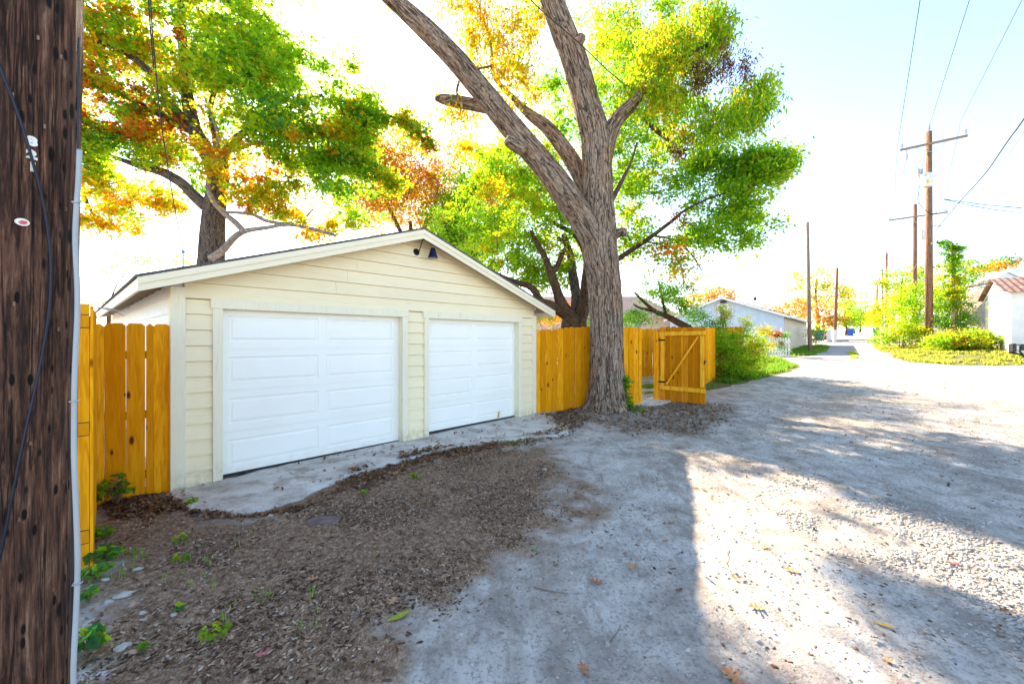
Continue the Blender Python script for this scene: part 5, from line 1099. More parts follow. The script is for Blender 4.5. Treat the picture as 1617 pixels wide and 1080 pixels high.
# stones
def stone(px, py, sx, sy, sz, mat, label, seed, rz=0, name='stone', cat='stone'):
    r = np.random.default_rng(seed); p = G(px, py); z = float(gh(p[0], p[1])); m = MB(); n, k = 12, 7; V = []
    for i in range(k):
        ph = math.pi*i/(k-1)-math.pi/2
        for j in range(n):
            a = 2*math.pi*j/n; x, y, zz_ = math.cos(ph)*math.cos(a), math.cos(ph)*math.sin(a), math.sin(ph)
            q = 1+(float(vn(np.array([x*1.7+seed]), np.array([y*1.7]), np.array([zz_*1.7]))[0])-.5)*.75
            V.append((x*sx*q, y*sy*q, max(zz_, -.3)*sz*q))
    m.add(V, [(i*n+j, i*n+(j+1) % n, (i+1)*n+(j+1) % n, (i+1)*n+j) for i in range(k-1) for j in range(n)])
    o = part(name, m, M[mat]); o.location = (p[0], p[1], z+sz*.2); o.rotation_euler = (0, 0, rz); tag(o, label, cat, 'loose stones in the mulch'); return o
stone(195, 943, .06, .028, .018, 'stone', 'flat grey slab shaped stone among the weeds by the near pole', 1, .5)
stone(211, 958, .026, .018, .020, 'tanstone', 'rounded tan pebble just below the flat grey stone', 2)
stone(195, 1026, .040, .022, .022, 'stone', 'pale irregular rock near the bottom left corner', 3, .8)
stone(210, 1033, .022, .015, .015, 'tanstone', 'small pinkish rock touching the pale rock at bottom left', 4)
stone(274, 976, .022, .014, .012, 'stone', 'small whitish stone alone in the mulch', 5)
stone(226, 971, .026, .016, .014, 'stone', 'pale stone to the right of the rounded tan pebble', 6)
stone(218, 901, .032, .02, .014, 'stone', 'cream stone among grass sprigs below the fence end', 7, .6)
stone(167, 917, .03, .02, .015, 'stone', 'grey stone next to the leafy weeds', 8)
stone(415, 1033, .040, .026, .010, 'redstone', 'flat red brick fragment in the foreground mulch', 9, .4)
stone(172, 950, .03, .022, .012, 'stone', 'small grey stone left of the flat grey slab', 10)
stone(427, 817, .022, .016, .014, 'stone', 'small white stone in the mulch near the rusty lid', 11)
stone(860, 744, .028, .02, .014, 'stone', 'pale stone on grey dirt near the mulch edge', 12)
# rusty lid
p = G(510, 827); m = MB(); m.lathe((0, 0, 0), [(.13, -.02), (.14, .0), (.135, .012), (.06, .016), (.02, .018)], 28)
o = part('valve_cover', m, M['lid']); o.location = (p[0], p[1], float(gh(p[0], p[1]))+.002); o.scale = (1.05, .8, 1); tag(o, 'flat rusty metal cover half sunk in the mulch', 'cover')
# sticks
def stick(pts, r, label, mat='twigwood', seed=0):
    q = [];
    for px, py in pts:
        g0 = G(px, py); q.append((g0[0], g0[1], float(gh(g0[0], g0[1]))+r*1.2+.003))
    m = MB(); c = catmull(q, 4); m.tube(c, np.linspace(r, r*.5, len(c)), 7); o = part('stick', m, M[mat], None, True, q[0]); o.location = q[0]; tag(o, label, 'stick', 'loose sticks on the ground')
stick([(731, 853), (745, 862), (771, 877)], .008, 'thick grey brown stick in the mulch centre')
stick([(843, 927), (868, 933), (898, 940)], .004, 'straight thin twig on the grey dirt')
stick([(370, 985), (388, 997), (397, 992), (404, 1000)], .006, 'short crooked stick in the foreground mulch')
stick([(905, 738), (935, 742), (950, 752), (950, 762)], .004, 'thin bent twig on the grey dirt below the pecan')
stick([(1150, 870), (1147, 890), (1149, 905)], .003, 'forked dry twig on the sunlit edge of the alley')
stick([(845, 755), (856, 748), (858, 732)], .005, 'blue grey bent twig near the apron', 'bluewire')
stick([(963, 1010), (975, 995), (980, 985)], .003, 'thin dark twig on the lower grey dirt')
# leafy weeds
def weed(px, py, h, rpx, nl, label, keys, leaf, seed, ratio=.85):
    p = G(px, py); z = float(gh(p[0], p[1])); t = thing('weed', label, 'weed', (p[0], p[1], z), 0, 'broad leaved weeds at the ground'); rg = np.random.default_rng(seed); m = MB(); C = []; R = rpx/F*p[1]
    for i in range(nl):
        a = rg.uniform(0, 6.28); rr = R*math.sqrt(rg.random()); e = np.array((math.cos(a)*rr, math.sin(a)*rr, h*rg.uniform(.4, 1.0)*(1-.4*rr/R))); m.tube(catmull([(0, 0, 0), e*.5+np.array((0, 0, h*.2)), e], 3), .0018, 4); C.append(e)
    part('stems', m, M['twigwood'], t); C = np.array(C); v, f, c = leafmesh(C, leaf, pal(keys, nl, rg), rg, ratio, .15); npmesh('leaves', v, f, M['leaf'], t, None, c)
K = [('green', 3), ('teal', 2)]
weed(185, 800, .34, 24, 60, 'tall leafy weed at the foot of the orange pickets', K, .07, 70)
weed(165, 790, .30, 14, 30, 'leafy weed in the corner of the two fence pieces', K, .07, 71)
weed(160, 850, .12, 14, 34, 'weed in the mulch just beside the fence end', K, .06, 72)
weed(165, 890, .13, 22, 60, 'spreading weed at the foot of the fence end', K, .06, 73)
weed(150, 915, .12, 20, 44, 'low weed between pole and fence end', K, .055, 74)
weed(138, 1035, .13, 24, 34, 'broad leaved weed touching the grey conduit at bottom left', K, .075, 75)
weed(340, 1004, .07, 20, 22, 'yellow green weed alone in the foreground mulch', [('lime', 3), ('green', 3)], .05, 76)
weed(280, 967, .05, 9, 12, 'tiny dark green weed above the small whitish stone', K, .035, 77)
weed(229, 1028, .05, 8, 10, 'tiny weed right of the pinkish rock', K, .04, 78)
weed(285, 858, .07, 9, 14, 'small bright weed in the upper mulch', [('lime', 2), ('green', 3)], .045, 79)
weed(304, 796, .10, 7, 12, 'small weed sprouting at the left edge of the concrete', [('green', 3), ('lime', 2)], .05, 80)
weed(655, 757, .06, 10, 16, 'green sprig in the leaf litter below the garage middle', [('green', 3), ('lime', 2)], .05, 81)
weed(285, 892, .07, 12, 16, 'weed with a yellow leaf near the stones', [('green', 3), ('yell', 1)], .045, 82)
weed(812, 698, .05, 22, 40, 'strip of low green weeds by the right end of the apron', [('green', 3), ('lime', 2)], .04, 83)
weed(141, 952, .10, 14, 22, 'weed behind the conduit at knee height', K, .05, 84)
weed(573, 782, .05, 6, 8, 'tiny green weed in the leaf litter at the apron edge', [('green', 3)], .045, 85)

# ------------------------------------------------------------------ distant alley: poles and wires
def far_pole(px, ybase, ytop, Yd, wpx, label, mat='far_pole', lean=0, arms=(), xf=None, box=None, ins=True, group='utility poles along the alley', foot=None):
    b = P(px, ybase, Yd); z0 = float(gz(b[0], b[1])); top = P(px+lean, ytop, Yd); r = wpx/F*Yd/2/1.3
    t = thing('utility_pole', label, 'utility pole', (b[0], b[1], min(z0, b[2])), 0, group); L = t.location
    m = MB(); q = [(0, 0, -.2), ((top[0]-b[0])*.5, 0, (top[2]-L[2])*.5), (top[0]-b[0], 0, top[2]-L[2])]; m.tube(q, [r, r*.85, r*.7], 14); part('pole_shaft', m, M[mat], t, True)
    for (py, half, rot) in arms:
        c = P(px+lean, py, Yd); ax_ = np.array((math.cos(rot), math.sin(rot))); cc = (c[0]-b[0], -r*1.1, c[2]-L[2]); a = (cc[0]-ax_[0]*half, cc[1]-ax_[1]*half, cc[2]); e = (cc[0]+ax_[0]*half, cc[1]+ax_[1]*half, cc[2])
        m = MB(); m.bar(a, e, .10, .13); ca = part('crossarm', m, M['grey_pole'], t)
        if ins:
            for f in (-.94, .94):
                p_ = (cc[0]+ax_[0]*half*f, cc[1]+ax_[1]*half*f, cc[2]+.06); m = MB(); m.lathe(p_, [(.02, 0), (.03, .08), (.08, .10), (.04, .15), (.08, .18), (.04, .23), (.07, .26), (.03, .34)], 10); part('insulator', m, M['ceramic'], ca)
            for f in (-.5, .42):
                m = MB(); m.bar((cc[0]+ax_[0]*half*f, cc[1]+ax_[1]*half*f, cc[2]-.07), (cc[0], cc[1], cc[2]-.55), .03, .03); part('brace', m, M['steel'], t)
    if foot:
        m = MB(); m.tube([(0, 0, -.1), (0, 0, foot)], r*1.04, 14); part('pole_sleeve', m, M['white_wall'], t)
    return t, b, top, r
AR = math.atan2(AP[1], AP[0])        # crossarms lie square to the alley
t, b, top, r = far_pole(1467, 545, 208, 25, 13.5, 'tallest reddish utility pole with crossarm and grey equipment box on the right', arms=((229, 1.42, AR),))
L = t.location
m = MB(); m.lathe((top[0]-b[0], 0, top[2]-L[2]), [(.02, 0), (.03, .1), (.09, .12), (.05, .18), (.09, .21), (.05, .27), (.08, .3), (.03, .42)], 10); part('insulator', m, M['ceramic'], t)
c = P(1467, 290, 25); bx = c[0]-b[0]; bz = c[2]-L[2]
m = MB(); m.box(bx-.76, bx-.30, -.60, -.2, bz-.36, bz+.46); part('equipment_box', m, M['transformer'], t, bevel=.03)
m = MB(); m.box(bx-.73, bx-.60, -.615, -.601, bz-.2, bz-.02); part('warning_label', m, M['yellow_paint'], t)
m = MB()
for dx in (-1.05, -.88): m.lathe((bx+dx, -.45, bz+.35), [(.03, 0), (.1, .05), (.06, .12), (.11, .16), (.06, .24), (.09, .3), (.03, .36)], 10)
m.bar((bx-1.12, -.45, bz+.3), (bx-.1, -.45, bz+.3), .05, .05); part('cutout_fuse', m, M['ceramic'], t)
m = MB(); e = P(1429, 244, 24.2); e = (e[0]-b[0], -.9, e[2]-L[2]); m.lathe((e[0], e[1], e[2]-.35), [(.03, 0), (.08, .05), (.05, .12), (.08, .17), (.05, .3), (.03, .55)], 8); part('insulator', m, M['ceramic'], t)
m = MB(); m.tube(catmull([(bx-1.0, -.45, bz+.6), (bx-1.4, -.6, bz+.75), (e[0]-.1, -.85, e[2]-1.1), (e[0], e[1], e[2]-.35)]), .012, 5); m.tube(catmull([(bx-1.0, -.45, bz+.3), (bx-1.05, -.45, bz-.7), (bx-1.0, -.4, bz-1.3), (bx-.1, -.25, bz-1.9), (bx+.3, -.3, bz-1.7), (bx+.65, -.35, bz-1.75)]), .018, 5); part('jumper_wire', m, M['wire'], t)
m = MB(); m.tube([P(1488, 357, 25)-b+np.array((0, 0, b[2]-L[2])), P(1470, 357, 25)-b+np.array((0, 0, b[2]-L[2]))], .04, 6)
part('service_bracket', m, M['steel'], t)
t, b, top, r = far_pole(1444, 542, 323, 37, 9, 'second right utility pole with pale blue crossarm and small transformer', lean=1, arms=((343, 1.9, AR),))
m = MB(); L = t.location; c = P(1454, 371, 37); m.lathe((c[0]-b[0]-.0, -.3, c[2]-L[2]-.5), [(.2, 0), (.24, .05), (.24, .75), (.2, .85), (.05, .9), (.06, 1.3)], 14); part('transformer', m, M['transformer'], t)
far_pole(1400, 524, 399, 73, 5.5, 'third right utility pole with twin crossarms in the distance', arms=((404, 1.0, AR), (428, 2.2, AR)), ins=False)
far_pole(1395, 526, 425, 68, 4.5, 'slim pole with white lower sleeve beside the third right utility pole', 'grey_pole', lean=-2, arms=((433, 1.6, AR),), ins=False, foot=4.0)
far_pole(1388, 522, 444, 100, 3.5, 'fourth right utility pole leaning beside the yellow tree', lean=-3, arms=((447, 1.6, AR), (451, 1.6, AR)), ins=False)
far_pole(1384, 518, 456, 130, 2.6, 'fifth right utility pole, bare topped, far down the alley', ins=False)
far_pole(1380, 518, 460, 150, 2.2, 'farthest thin pole on the right of the alley', ins=False)
far_pole(1279, 557, 351, 26.5, 8, 'bare brown pole standing in the grass beside the blue shed', 'grey_pole', lean=-4)
far_pole(1318, 541, 423, 40, 6.5, 'second left alley pole with pale base leaning slightly right', 'far_pole', lean=4, foot=1.2)
far_pole(1337, 528, 470, 80, 3.2, 'third left alley pole beside the blue bin', 'grey_pole', lean=-3)
far_pole(1341, 524, 470, 95, 2.8, 'fourth left alley pole just behind the third', 'grey_pole', lean=-1)
def wire(pts, r, label, mat='wire', sub=10):
    m = MB(); c = catmull([P(*q) for q in pts], sub); m.tube(c, r, 5); o = part('overhead_wire', m, M[mat], None, True, tuple(c[0])); o.location = c[0]; tag(o, label, 'wire', 'overhead wires')
def wire3(a, b, r, label, sag=.3, mat='bluewire'):
    m = MB(); a = np.array(a, float); b = np.array(b, float); q = [a+(b-a)*k/24-np.array((0, 0, 4*sag*(k/24)*(1-k/24))) for k in range(25)]; m.tube(q, r, 5); o = part('overhead_wire', m, M[mat], None, True, tuple(a)); o.location = a; tag(o, label, 'wire', 'overhead wires')
A3 = np.array((AL[0], AL[1], .0))
for (p0, p1, dep, lb) in (((1418, 226, 23.7), (1453, 0), 13.5, 'thin power line rising from the left end of the tall pole crossarm'), ((1468, 198, 25), (1531, 0), 14.3, 'thin power line rising from the top insulator of the tall pole'), ((1515, 196, 26.2), (1614, 0), 15, 'thin power line rising from the right end of the tall pole crossarm')):
    a = P(*p0); b = P(p1[0], p1[1], dep); e = b+(b-a)*2.2; e[2] = b[2]+.3
    wire3(a, b+(b-a)*1.2, .014, lb, .0)
wire([(1418, 228, 23.7), (1414, 280, 30), (1412, 338, 36), (1396, 395, 60), (1386, 428, 72)], .012, 'power line linking the left crossarm ends down the alley', 'bluewire')
wire([(1468, 199, 25), (1457, 260, 31), (1445, 322, 37), (1418, 375, 55), (1400, 399, 73)], .012, 'power line linking the pole tops down the alley', 'bluewire')
wire([(1516, 198, 26.2), (1500, 270, 31), (1482, 338, 38), (1440, 395, 58), (1414, 427, 74)], .012, 'power line linking the right crossarm ends down the alley', 'bluewire')
wire([(1477, 365, 25), (1510, 325, 21), (1555, 275, 17), (1590, 225, 14), (1617, 188, 12.5), (1680, 90, 10), (1960, -260, 7), (3000, -1200, 4)], .022, 'thick black cable sweeping from the tall pole to the upper right')
wire([(1530, 330, 22), (1570, 275, 18), (1617, 210, 15), (1680, 110, 12), (1960, -240, 8), (3000, -1200, 4.5)], .007, 'thin line just below the thick black cable')
wire([(1487, 314, 25), (1550, 323, 23), (1617, 329, 21), (1700, 336, 18)], .024, 'upper twisted service cable running right from the tall pole')
wire([(1489, 315, 25), (1550, 328, 23), (1617, 337, 21), (1700, 346, 18)], .022, 'lower twisted service cable running right from the tall pole')
wire([(1482, 366, 25), (1550, 369, 23), (1617, 369, 21), (1700, 371, 18)], .014, 'faint level line running right below the thick cable', 'bluewire')
wire([(1512, 394, 24), (1560, 402, 22), (1617, 410, 21), (1700, 420, 18)], .013, 'faint line running right from the top of the vine covered post', 'bluewire')
wire([(1452, 322, 25), (1400, 333, 26), (1330, 345, 27), (1278, 353, 26.5)], .010, 'dotted cable from the tall pole to the bare pole by the shed', 'bluewire')
wire([(1278, 353, 26.5), (1262, 365, 22), (1200, 405, 17)], .009, 'faint line descending left from the bare pole', 'bluewire')
wire([(1277, 418, 26.5), (1296, 430, 33), (1320, 458, 40), (1338, 476, 80)], .014, 'service line linking the left alley poles')
wire([(1279, 488, 26.5), (1320, 468, 40), (1340, 473, 80), (1400, 462, 75), (1445, 458, 37)], .012, 'low line crossing the alley between the poles', 'wire')
wire([(1459, 398, 25), (1447, 418, 30), (1441, 430, 37)], .012, 'pale tangled line between the first and second right poles', 'steel')
wire([(150, -900, 3.4), (226, -240, 4.9), (236, -40, 5.6), (240, 40, 5.9), (246, 110, 6.2), (254, 190, 6.5), (266, 270, 6.9), (277, 335, 7.2), (289, 396, 7.4)], .0085, 'twisted service drop running down to the mast on the garage roof')
wire([(140, -900, 3.4), (220, -240, 4.9), (232, -40, 5.6), (237, 40, 5.9), (243, 110, 6.2)], .009, 'second strand beside the service drop at the top left')
wire([(520, -500, 4.4), (720, -170, 6.2), (820, -30, 7.2), (838, 0, 7.3), (870, 30, 7.6), (905, 60, 8), (930, 83, 8.3), (967, 118, 9), (1000, 142, 9.6), (1060, 175, 11)], .010, 'thin black line crossing in front of the pecan trunk')

# ------------------------------------------------------------------ distant buildings
def bldg(name, label, cat, org, ang, z): return thing(name, label, cat, (org[0], org[1], z), ang)
# blue shed: local x runs along the alley away from the camera, local y to the left
so_ = np.array((17.05, 26.3)); sz = float(gz(*so_)); sa = math.atan2(AL[1], AL[0]); shd = bldg('shed', 'pale blue gabled shed with louvred vent beside the alley', 'shed', so_, sa, sz)
W_, Ls, EH, AH = 7.1, 12.5, 2.42, 3.72
m = MB(); z = 0; rows = 22
for i in range(rows+14):
    z0_ = i*.11; z1_ = z0_+.11
    if z0_ > AH-.12: break
    def lm(z_):
        if z_ <= EH: return 0, W_
        h = (AH-z_)/(AH-EH)*W_/2; return W_/2-h, W_/2+h
    a0_, b0_ = lm(z0_); a1_, b1_ = lm(min(z1_, AH-.02)); z1_ = min(z1_, AH-.02)
    m.add([(-.02, a0_, z0_), (-.02, b0_, z0_), (0, b1_, z1_), (0, a1_, z1_), (.0, a0_, z0_), (0, b0_, z0_)], [(0,3,2,1),(0,1,5,4)])
part('gable_wall', m, M['vinyl'], shd)
m = MB()
for i in range(rows):
    z0_ = i*.11-.4; m.add([(0, -.02, z0_), (Ls, -.02, z0_), (Ls, 0, z0_+.11), (0, 0, z0_+.11), (0, 0, z0_), (Ls, 0, z0_)], [(0,1,2,3),(0,4,5,1)])
for i in range(4): 
    z0_ = (rows+i)*.11-.4; m.add([(0, -.02, z0_), (Ls, -.02, z0_), (Ls, 0, z0_+.11), (0, 0, z0_+.11)], [(0,1,2,3)])
part('side_wall', m, M['vinyl_side'], shd)
m = MB(); m.box(.02, Ls, .02, W_-.02, -.4, EH-.05); part('wall_core', m, M['white_wall'], shd)
m = MB()
for s0 in (0, 1):
    y0_, z0_ = W_/2, AH+.03; y1_ = -.35 if s0 == 0 else W_+.35; z1_ = AH+.03-(AH-EH)/(W_/2)*(W_/2+.35)
    m.add([(-.3, y0_, z0_), (Ls+.3, y0_, z0_), (Ls+.3, y1_, z1_), (-.3, y1_, z1_), (-.3, y0_, z0_-.04), (Ls+.3, y0_, z0_-.04), (Ls+.3, y1_, z1_-.04), (-.3, y1_, z1_-.04)], [(0,1,2,3),(7,6,5,4),(0,3,7,4),(1,5,6,2),(3,2,6,7)])
rf_ = part('roof', m, M['gray_shingle'], shd)
m = MB()
for s0 in (0, 1):
    y0_, z0_ = W_/2, AH-.01; y1_ = -.36 if s0 == 0 else W_+.36; z1_ = z0_-(AH-EH)/(W_/2)*(W_/2+.36)
    m.add([(-.33, y0_, z0_), (-.33, y1_, z1_), (-.33, y1_, z1_-.14), (-.33, y0_, z0_-.14), (-.29, y0_, z0_), (-.29, y1_, z1_), (-.29, y1_, z1_-.14), (-.29, y0_, z0_-.14)], [(0,1,2,3),(7,6,5,4),(2,6,7,3),(1,5,6,2)])
z1_ = AH-.01-(AH-EH)/(W_/2)*(W_/2+.36); m.box(-.29, Ls+.3, -.40, -.37, z1_-.13, z1_+.01)
part('fascia', m, M['white_trim'], rf_)
m = MB(); m.box(-.05, -.021, W_/2-.40, W_/2+.30, 2.45, 3.22); vt = part('vent', m, M['white_trim'], shd)
m = MB()
for i in range(9): m.add([(-.075, W_/2-.31, 2.53+i*.07), (-.075, W_/2+.21, 2.53+i*.07), (-.055, W_/2+.21, 2.585+i*.07), (-.055, W_/2-.31, 2.585+i*.07)], [(0,3,2,1)])
part('louvre', m, M['vinyl'], vt)
m = MB(); m.box(-.2, -.03, W_/2-.26, W_/2+.1, 3.30, 3.44); m.box(-.24, -.20, W_/2-.22, W_/2+.06, 3.28, 3.40); part('floodlight', m, M['dark_plastic'], shd)
m = MB(); m.lathe((.5, 1.7, 3.17), [(.04, 0), (.04, .25), (.10, .28), (.12, .36), (.08, .44), (.01, .47)], 12); part('roof_vent', m, M['dark_plastic'], rf_)
# picket fence scrap and dry vine by the shed
fp = G(1222, 563); pf = thing('picket_fence', 'short weathered white picket fence beside the blue shed corner', 'fence', (fp[0], fp[1], fp[2]), sa+math.pi/2)
m = MB()
for i in range(9): picket(m, i*.13-.75, .085, 0, 1.05+.04*math.sin(i*2), 0, .02, .03)
part('pickets', m, M['white_trim'], pf)
m = MB(); m.box(-.8, .45, .021, .05, .25, .32); m.box(-.8, .45, .021, .05, .75, .82); part('rail', m, M['white_trim'], pf)
vb2 = P(1233, 560, 23.5); dv = thing('trellis_post', 'thin pale post wrapped with ivy and dry brown vine by the shed corner', 'post', (vb2[0], 23.5, float(gz(vb2[0], 23.5))))
m = MB(); m.tube([(0, 0, -.1), (.02, 0, 1.6)], .035, 8); part('post_shaft', m, M['white_trim'], dv)
crown(dv, [(1222, 528, 23.3, 12, 5, .4, 16, [('brown', 3), ('red', 1)]), (1232, 545, 23.4, 5, 16, .3, 14, [('brown', 2), ('green', 2)]), (1241, 530, 23.4, 4, 8, .2, 8, [('teal', 3), ('green', 2)]), (1240, 552, 23.3, 6, 6, .3, 8, [('teal', 2), ('green', 2)])], None, .09, 90, 36, .18, .5, .3, tuple(dv.location), name='leaves', twig=False)
# white shed with rusty corrugated roof on the right
wo_ = np.array((22.8, 19.2)); wz = float(gz(*wo_)); wsd = bldg('shed', 'white shed with rusty corrugated roof at the right edge', 'shed', wo_, sa, wz)
Lw, Ww, EHw, AHw = 5.6, 5.0, 2.85, 3.72
m = MB(); m.add([(0, 0, -.3), (Lw, 0, -.3), (Lw, 0, EHw), (Lw/2, 0, AHw), (0, 0, EHw), (0, -Ww, -.3), (Lw, -Ww, -.3), (Lw, -Ww, EHw), (Lw/2, -Ww, AHw), (0, -Ww, EHw)],
    [(0,4,3,2,1),(5,6,7,8,9),(1,2,7,6)]); part('wall', m, M['white_wall'], wsd)
m = MB()
for i in range(12): m.box(-.025, .0, -(i+1)*.42+.004, -i*.42-.004, -.3, EHw)
part('board_front', m, M['white_wall'], wsd, bevel=.004)
m = MB(); NX = 96
for sgn, x0_, x1_ in ((1, Lw/2, -.28), (-1, Lw/2, Lw+.28)):
    V = []; 
    for i in range(NX+1):
        y = .25-i/NX*(Ww+.5); hz = .022*math.sin(i*math.pi/2)
        V += [(x0_, y, AHw+.05+hz), (x1_, y, AHw+.05-(AHw-EHw)/(Lw/2)*abs(x1_-x0_)+hz)]
    nV = len(V); V += [(x, y, z-.012) for x, y, z in V]
    m.add(V, [(2*i, 2*i+1, 2*i+3, 2*i+2) for i in range(NX)]+[(nV+2*i+2, nV+2*i+3, nV+2*i+1, nV+2*i) for i in range(NX)])
part('roof', m, M['rust'], wsd)
m = MB(); m.prism([(-.25, EHw-.1), (Lw/2, AHw-.02), (Lw+.25, EHw-.1), (Lw+.25, EHw-.22), (Lw/2, AHw-.16), (-.25, EHw-.22)], .02, .05); part('barge_board', m, M['white_trim'], wsd)
vi = thing('climbing_vine', 'yellow green vine climbing the sunlit wall of the white shed', 'vine', tuple(G(1572, 560)))
crown(vi, [(1571, 500, 22.2, 6, 22, .15, 16, [('lime', 3), ('yell', 2)]), (1592, 530, 20.0, 4, 22, .12, 16, [('lime', 3), ('green', 2)]), (1575, 545, 21.3, 12, 12, .2, 9, [('lime', 3), ('rose', 1)]), (1566, 530, 22.8, 5, 14, .15, 9, [('lime', 3), ('yell', 2)])], None, .09, 91, 30, .17, .6, .2, tuple(vi.location), name='leaves', twig=False)
mpz = P(1606, 555, 18.2); mt = thing('utility_meter', 'dark grey metal boxes with a bent pipe at the foot of the white shed', 'meter', (mpz[0], 18.2, float(gz(mpz[0], 18.2))))
m = MB(); m.box(-.28, -.12, -.1, .1, .25, .62); m.box(.06, .22, -.1, .1, .32, .60); part('meter_box', m, M['dark_plastic'], mt, bevel=.02)
m = MB(); m.box(-.1, .04, -.06, .06, .3, .55); part('regulator', m, M['steel'], mt, bevel=.02)
m = MB(); m.tube(catmull([(-.35, 0, .22), (-.1, -.02, .2), (.2, 0, .12), (.5, 0, .02)]), .04, 8); m.bar((.1, 0, .3), (.35, 0, 0), .05, .05); part('pipe', m, M['gasket'], mt)
# brown roofed house behind the hedge
hb = P(1540, 500, 27); hh = thing('house', 'low house with brown shingle roof behind the ivy hedge', 'house', (hb[0], 27, float(gz(hb[0], 27))), 0); Lz = hh.location
ro = [P(1520, 512, 26.5), P(1610, 512, 26.5), P(1580, 447, 30), P(1534, 462, 30)]
rv = [tuple(p-np.array(Lz)) for p in ro]
bk = [P(1500, 505, 34), P(1640, 505, 34)]; rv += [tuple(p-np.array(Lz)) for p in bk]
m = MB(); m.add(rv, [(0,1,2,3),(3,2,5,4),(1,5,2),(0,3,4)]); m.add([(x, y, z-.15) for x, y, z in rv], [(0,4,5,1)]); m.add([rv[0], rv[1], (rv[1][0], rv[1][1], rv[1][2]-.15), (rv[0][0], rv[0][1], rv[0][2]-.15)], [(3,2,1,0)])
part('roof', m, M['brown_shingle'], hh)
m = MB(); m.box(rv[0][0]+.5, rv[1][0]-.3, .3, 6, -.5, rv[0][2]-.14); part('wall', m, M['grey_wood'], hh)
# rust ridge line piece between the roofs
m = MB(); q = [P(1508, 458, 33), P(1575, 444, 33)]; m.bar(q[0]-np.array(Lz), q[1]-np.array(Lz), .3, .12); part('ridge_cap', m, M['rust'], hh)
# distant white house with blue gable
wb = P(1570, 470, 60); wh = thing('house', 'distant white house with small blue gable and chimney on the hill', 'house', (wb[0], 60, float(gz(wb[0], 60))), 0); Lz = np.array(wh.location)
def PL(px, py, Yd=60): return P(px, py, Yd)-Lz
m = MB(); a = PL(1548, 470); e = PL(1680, 446); m.box(a[0], e[0], .4, 10, 0, e[2]); part('wall', m, M['white_wall'], wh)
m = MB(); V = [PL(1543, 447, 59.6), PL(1690, 447, 59.6), PL(1690, 426, 66), PL(1556, 430, 66), PL(1540, 447, 72), PL(1690, 447, 72)]; m.add(V, [(0,1,2,3),(3,2,5,4),(0,3,4)]); part('roof', m, M['white_trim'], wh)
m = MB(); x0_, x1_ = PL(1547, 450)[0], PL(1592, 450)[0]; zb_ = PL(0, 453)[2]; ze_ = PL(0, 442)[2]; zp_ = PL(0, 434)[2]; m.prism([(x0_+.4, zb_), (x1_-.4, zb_), (x1_-.4, ze_), ((x0_+x1_)/2, zp_), (x0_+.4, ze_)], -1.6, .4); dm = part('dormer', m, M['vinyl'], wh)
m = MB(); xm = (x0_+x1_)/2; m.prism([(x0_-.1, ze_-.1), (xm, zp_+.12), (x1_+.1, ze_-.1), (x1_+.1, ze_+.08), (xm, zp_+.34), (x0_-.1, ze_+.08)], -1.9, .3); part('roof', m, M['white_trim'], dm)
m = MB(); m.box(xm-.55, xm+.15, -1.66, -1.6, zb_+.2, ze_); part('window_frame', m, M['white_trim'], dm)
m = MB(); m.box(xm-.42, xm+.02, -1.69, -1.661, zb_+.35, ze_-.15); part('window_pane', m, M['glass'], dm)
m = MB(); c0_, c1_ = PL(1598, 440)[0], PL(1608, 440)[0]; m.box(c0_, c1_, -.2, .9, PL(0, 446)[2], PL(0, 425)[2]); part('chimney', m, M['vinyl'], wh)
# white garage further down on the right
gb_ = P(1420, 530, 62); gg = thing('garage', 'white outbuilding half hidden by shrubs beside the third right pole', 'garage', (gb_[0], 62, float(gz(gb_[0], 62))), sa); 
m = MB(); m.box(0, 6, -5, 0, -.5, 2.6); part('wall', m, M['white_wall'], gg); m = MB(); m.prism([(-.3, 2.6), (6.3, 2.6), (3, 3.6)], -5.2, .2); part('roof', m, M['white_trim'], gg)
m = MB(); m.box(-.04, -.001, -1.8, -.8, .8, 1.8); part('window', m, M['glass'], gg)
# house behind the yard, between garage and pecan and right of the trunk
nb_ = P(905, 520, 34); nh = thing('house', 'neighbouring house with grey roof glimpsed behind the fence and pecan', 'house', (nb_[0], 34, float(gz(nb_[0], 34))), 0); Lz = np.array(nh.location)
def PN(px, py, Yd=34): return P(px, py, Yd)-Lz
m = MB(); a, e = PN(830, 500), PN(1075, 500); m.box(a[0], e[0], 0, 9, -.5, PN(0, 500)[2]); w0 = part('wall', m, plain('peach_siding', (.62, .47, .36), .8, 0, .06, 2), nh)
m = MB(); V = [PN(822, 502, 33.5), PN(1085, 502, 33.5), PN(1010, 468, 38.5), PN(860, 468, 38.5), PN(822, 502, 43.5), PN(1085, 502, 43.5)]; m.add(V, [(0,1,2,3),(3,2,5,4),(0,3,4),(1,5,2)]); part('roof', m, M['gray_shingle'], nh)
m = MB(); a, e = PN(1000, 505), PN(1012, 520); m.box(a[0], e[0], -.05, .0, e[2]-.3, a[2]-.2); part('window', m, M['glass'], nh)
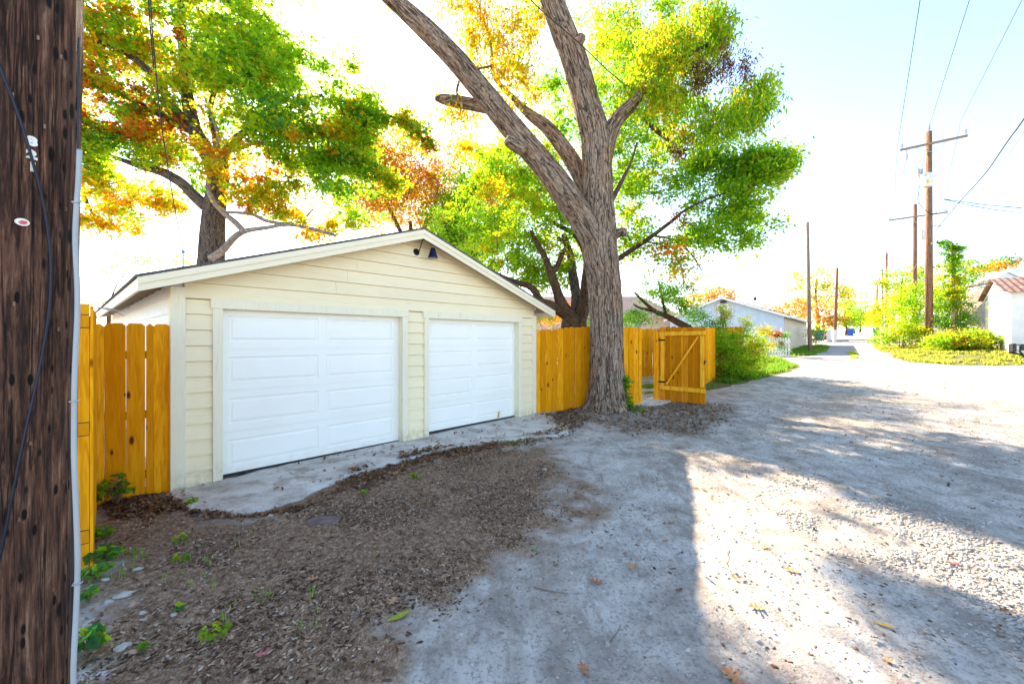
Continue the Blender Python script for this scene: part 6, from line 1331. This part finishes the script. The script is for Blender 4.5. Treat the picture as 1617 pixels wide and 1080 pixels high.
# undergrowth in the neighbour's yard
bush('yard_shrub', 'orange and yellow shrub behind the fence between garage and pecan', (P(880, 520, 24)[0], 24, float(gz(P(880, 520, 24)[0], 24))), [(870, 500, 24, 30, 10, 1, 34, [('orange', 3), ('yell', 3)]), (895, 490, 24, 22, 16, 1, 26, [('orange', 3), ('yell', 2), ('rose', 1)]), (860, 505, 23, 20, 12, .8, 16, [('yell', 3), ('lime', 2)])], .11, 92, 36, .32)
bush('yard_shrub', 'dark green shrub peeking over the fence right of the pecan trunk', (P(990, 520, 20)[0], 20, float(gz(P(990, 520, 20)[0], 20))), [(990, 505, 20, 16, 18, .8, 20, DG), (935, 500, 20, 24, 18, .8, 24, DG)], .1, 93, 36, .3)
# wheeled bins
def bin_(px, py, Yd, mat, label, hpx=12):
    p = P(px, py, Yd); z = float(gz(p[0], Yd)); t = thing('wheeled_bin', label, 'bin', (p[0], Yd, z), sa+math.pi, 'wheeled bins along the alley'); h = 1.05; w0 = .28; w1 = .36; m = MB()
    m.add([(-w0, -w0, .08), (w0, -w0, .08), (w0, w0, .08), (-w0, w0, .08), (-w1, -w1*1.1, h), (w1, -w1*1.1, h), (w1, w1*1.1, h), (-w1, w1*1.1, h)], [(0,3,2,1),(4,5,6,7),(0,1,5,4),(1,2,6,5),(2,3,7,6),(3,0,4,7)]); part('body', m, M[mat], t)
    m = MB(); m.prism([(-.42, h+.005), (.40, h+.005), (.38, h+.07), (0, h+.12), (-.40, h+.07)], -.42, .42); part('lid', m, M[mat], t)
    for s_ in (-1, 1):
        m = MB(); m.tube([(.3, s_*.30, .12), (.3, s_*.36, .12)], .12, 12); part('wheel', m, M['dark_plastic'], t)
    return t
bin_(1295, 530, 44, 'bin_blue', 'bright blue wheeled bin by the driveway left of the alley')
bin_(1343, 527, 62, 'bin_blue', 'blue wheeled bin beside the third left alley pole')
bin_(1347, 523, 82, 'bin_green', 'dark green wheeled bin at the far left edge of the alley')
bin_(1384, 527, 60, 'bin_green', 'green wheeled cart on the right edge of the alley')
# low white fence behind the left bins
fb = G(1312, 541); wf = thing('panel_fence', 'pale fence panel behind the second left alley pole', 'fence', (P(1306, 530, 42)[0], 42, float(gz(P(1306, 530, 42)[0], 42))), sa)
m = MB()
for i in range(12): m.box(i*.5, i*.5+.48, 0, .04, -.1, 1.25)
part('panel', m, M['white_wall'], wf)
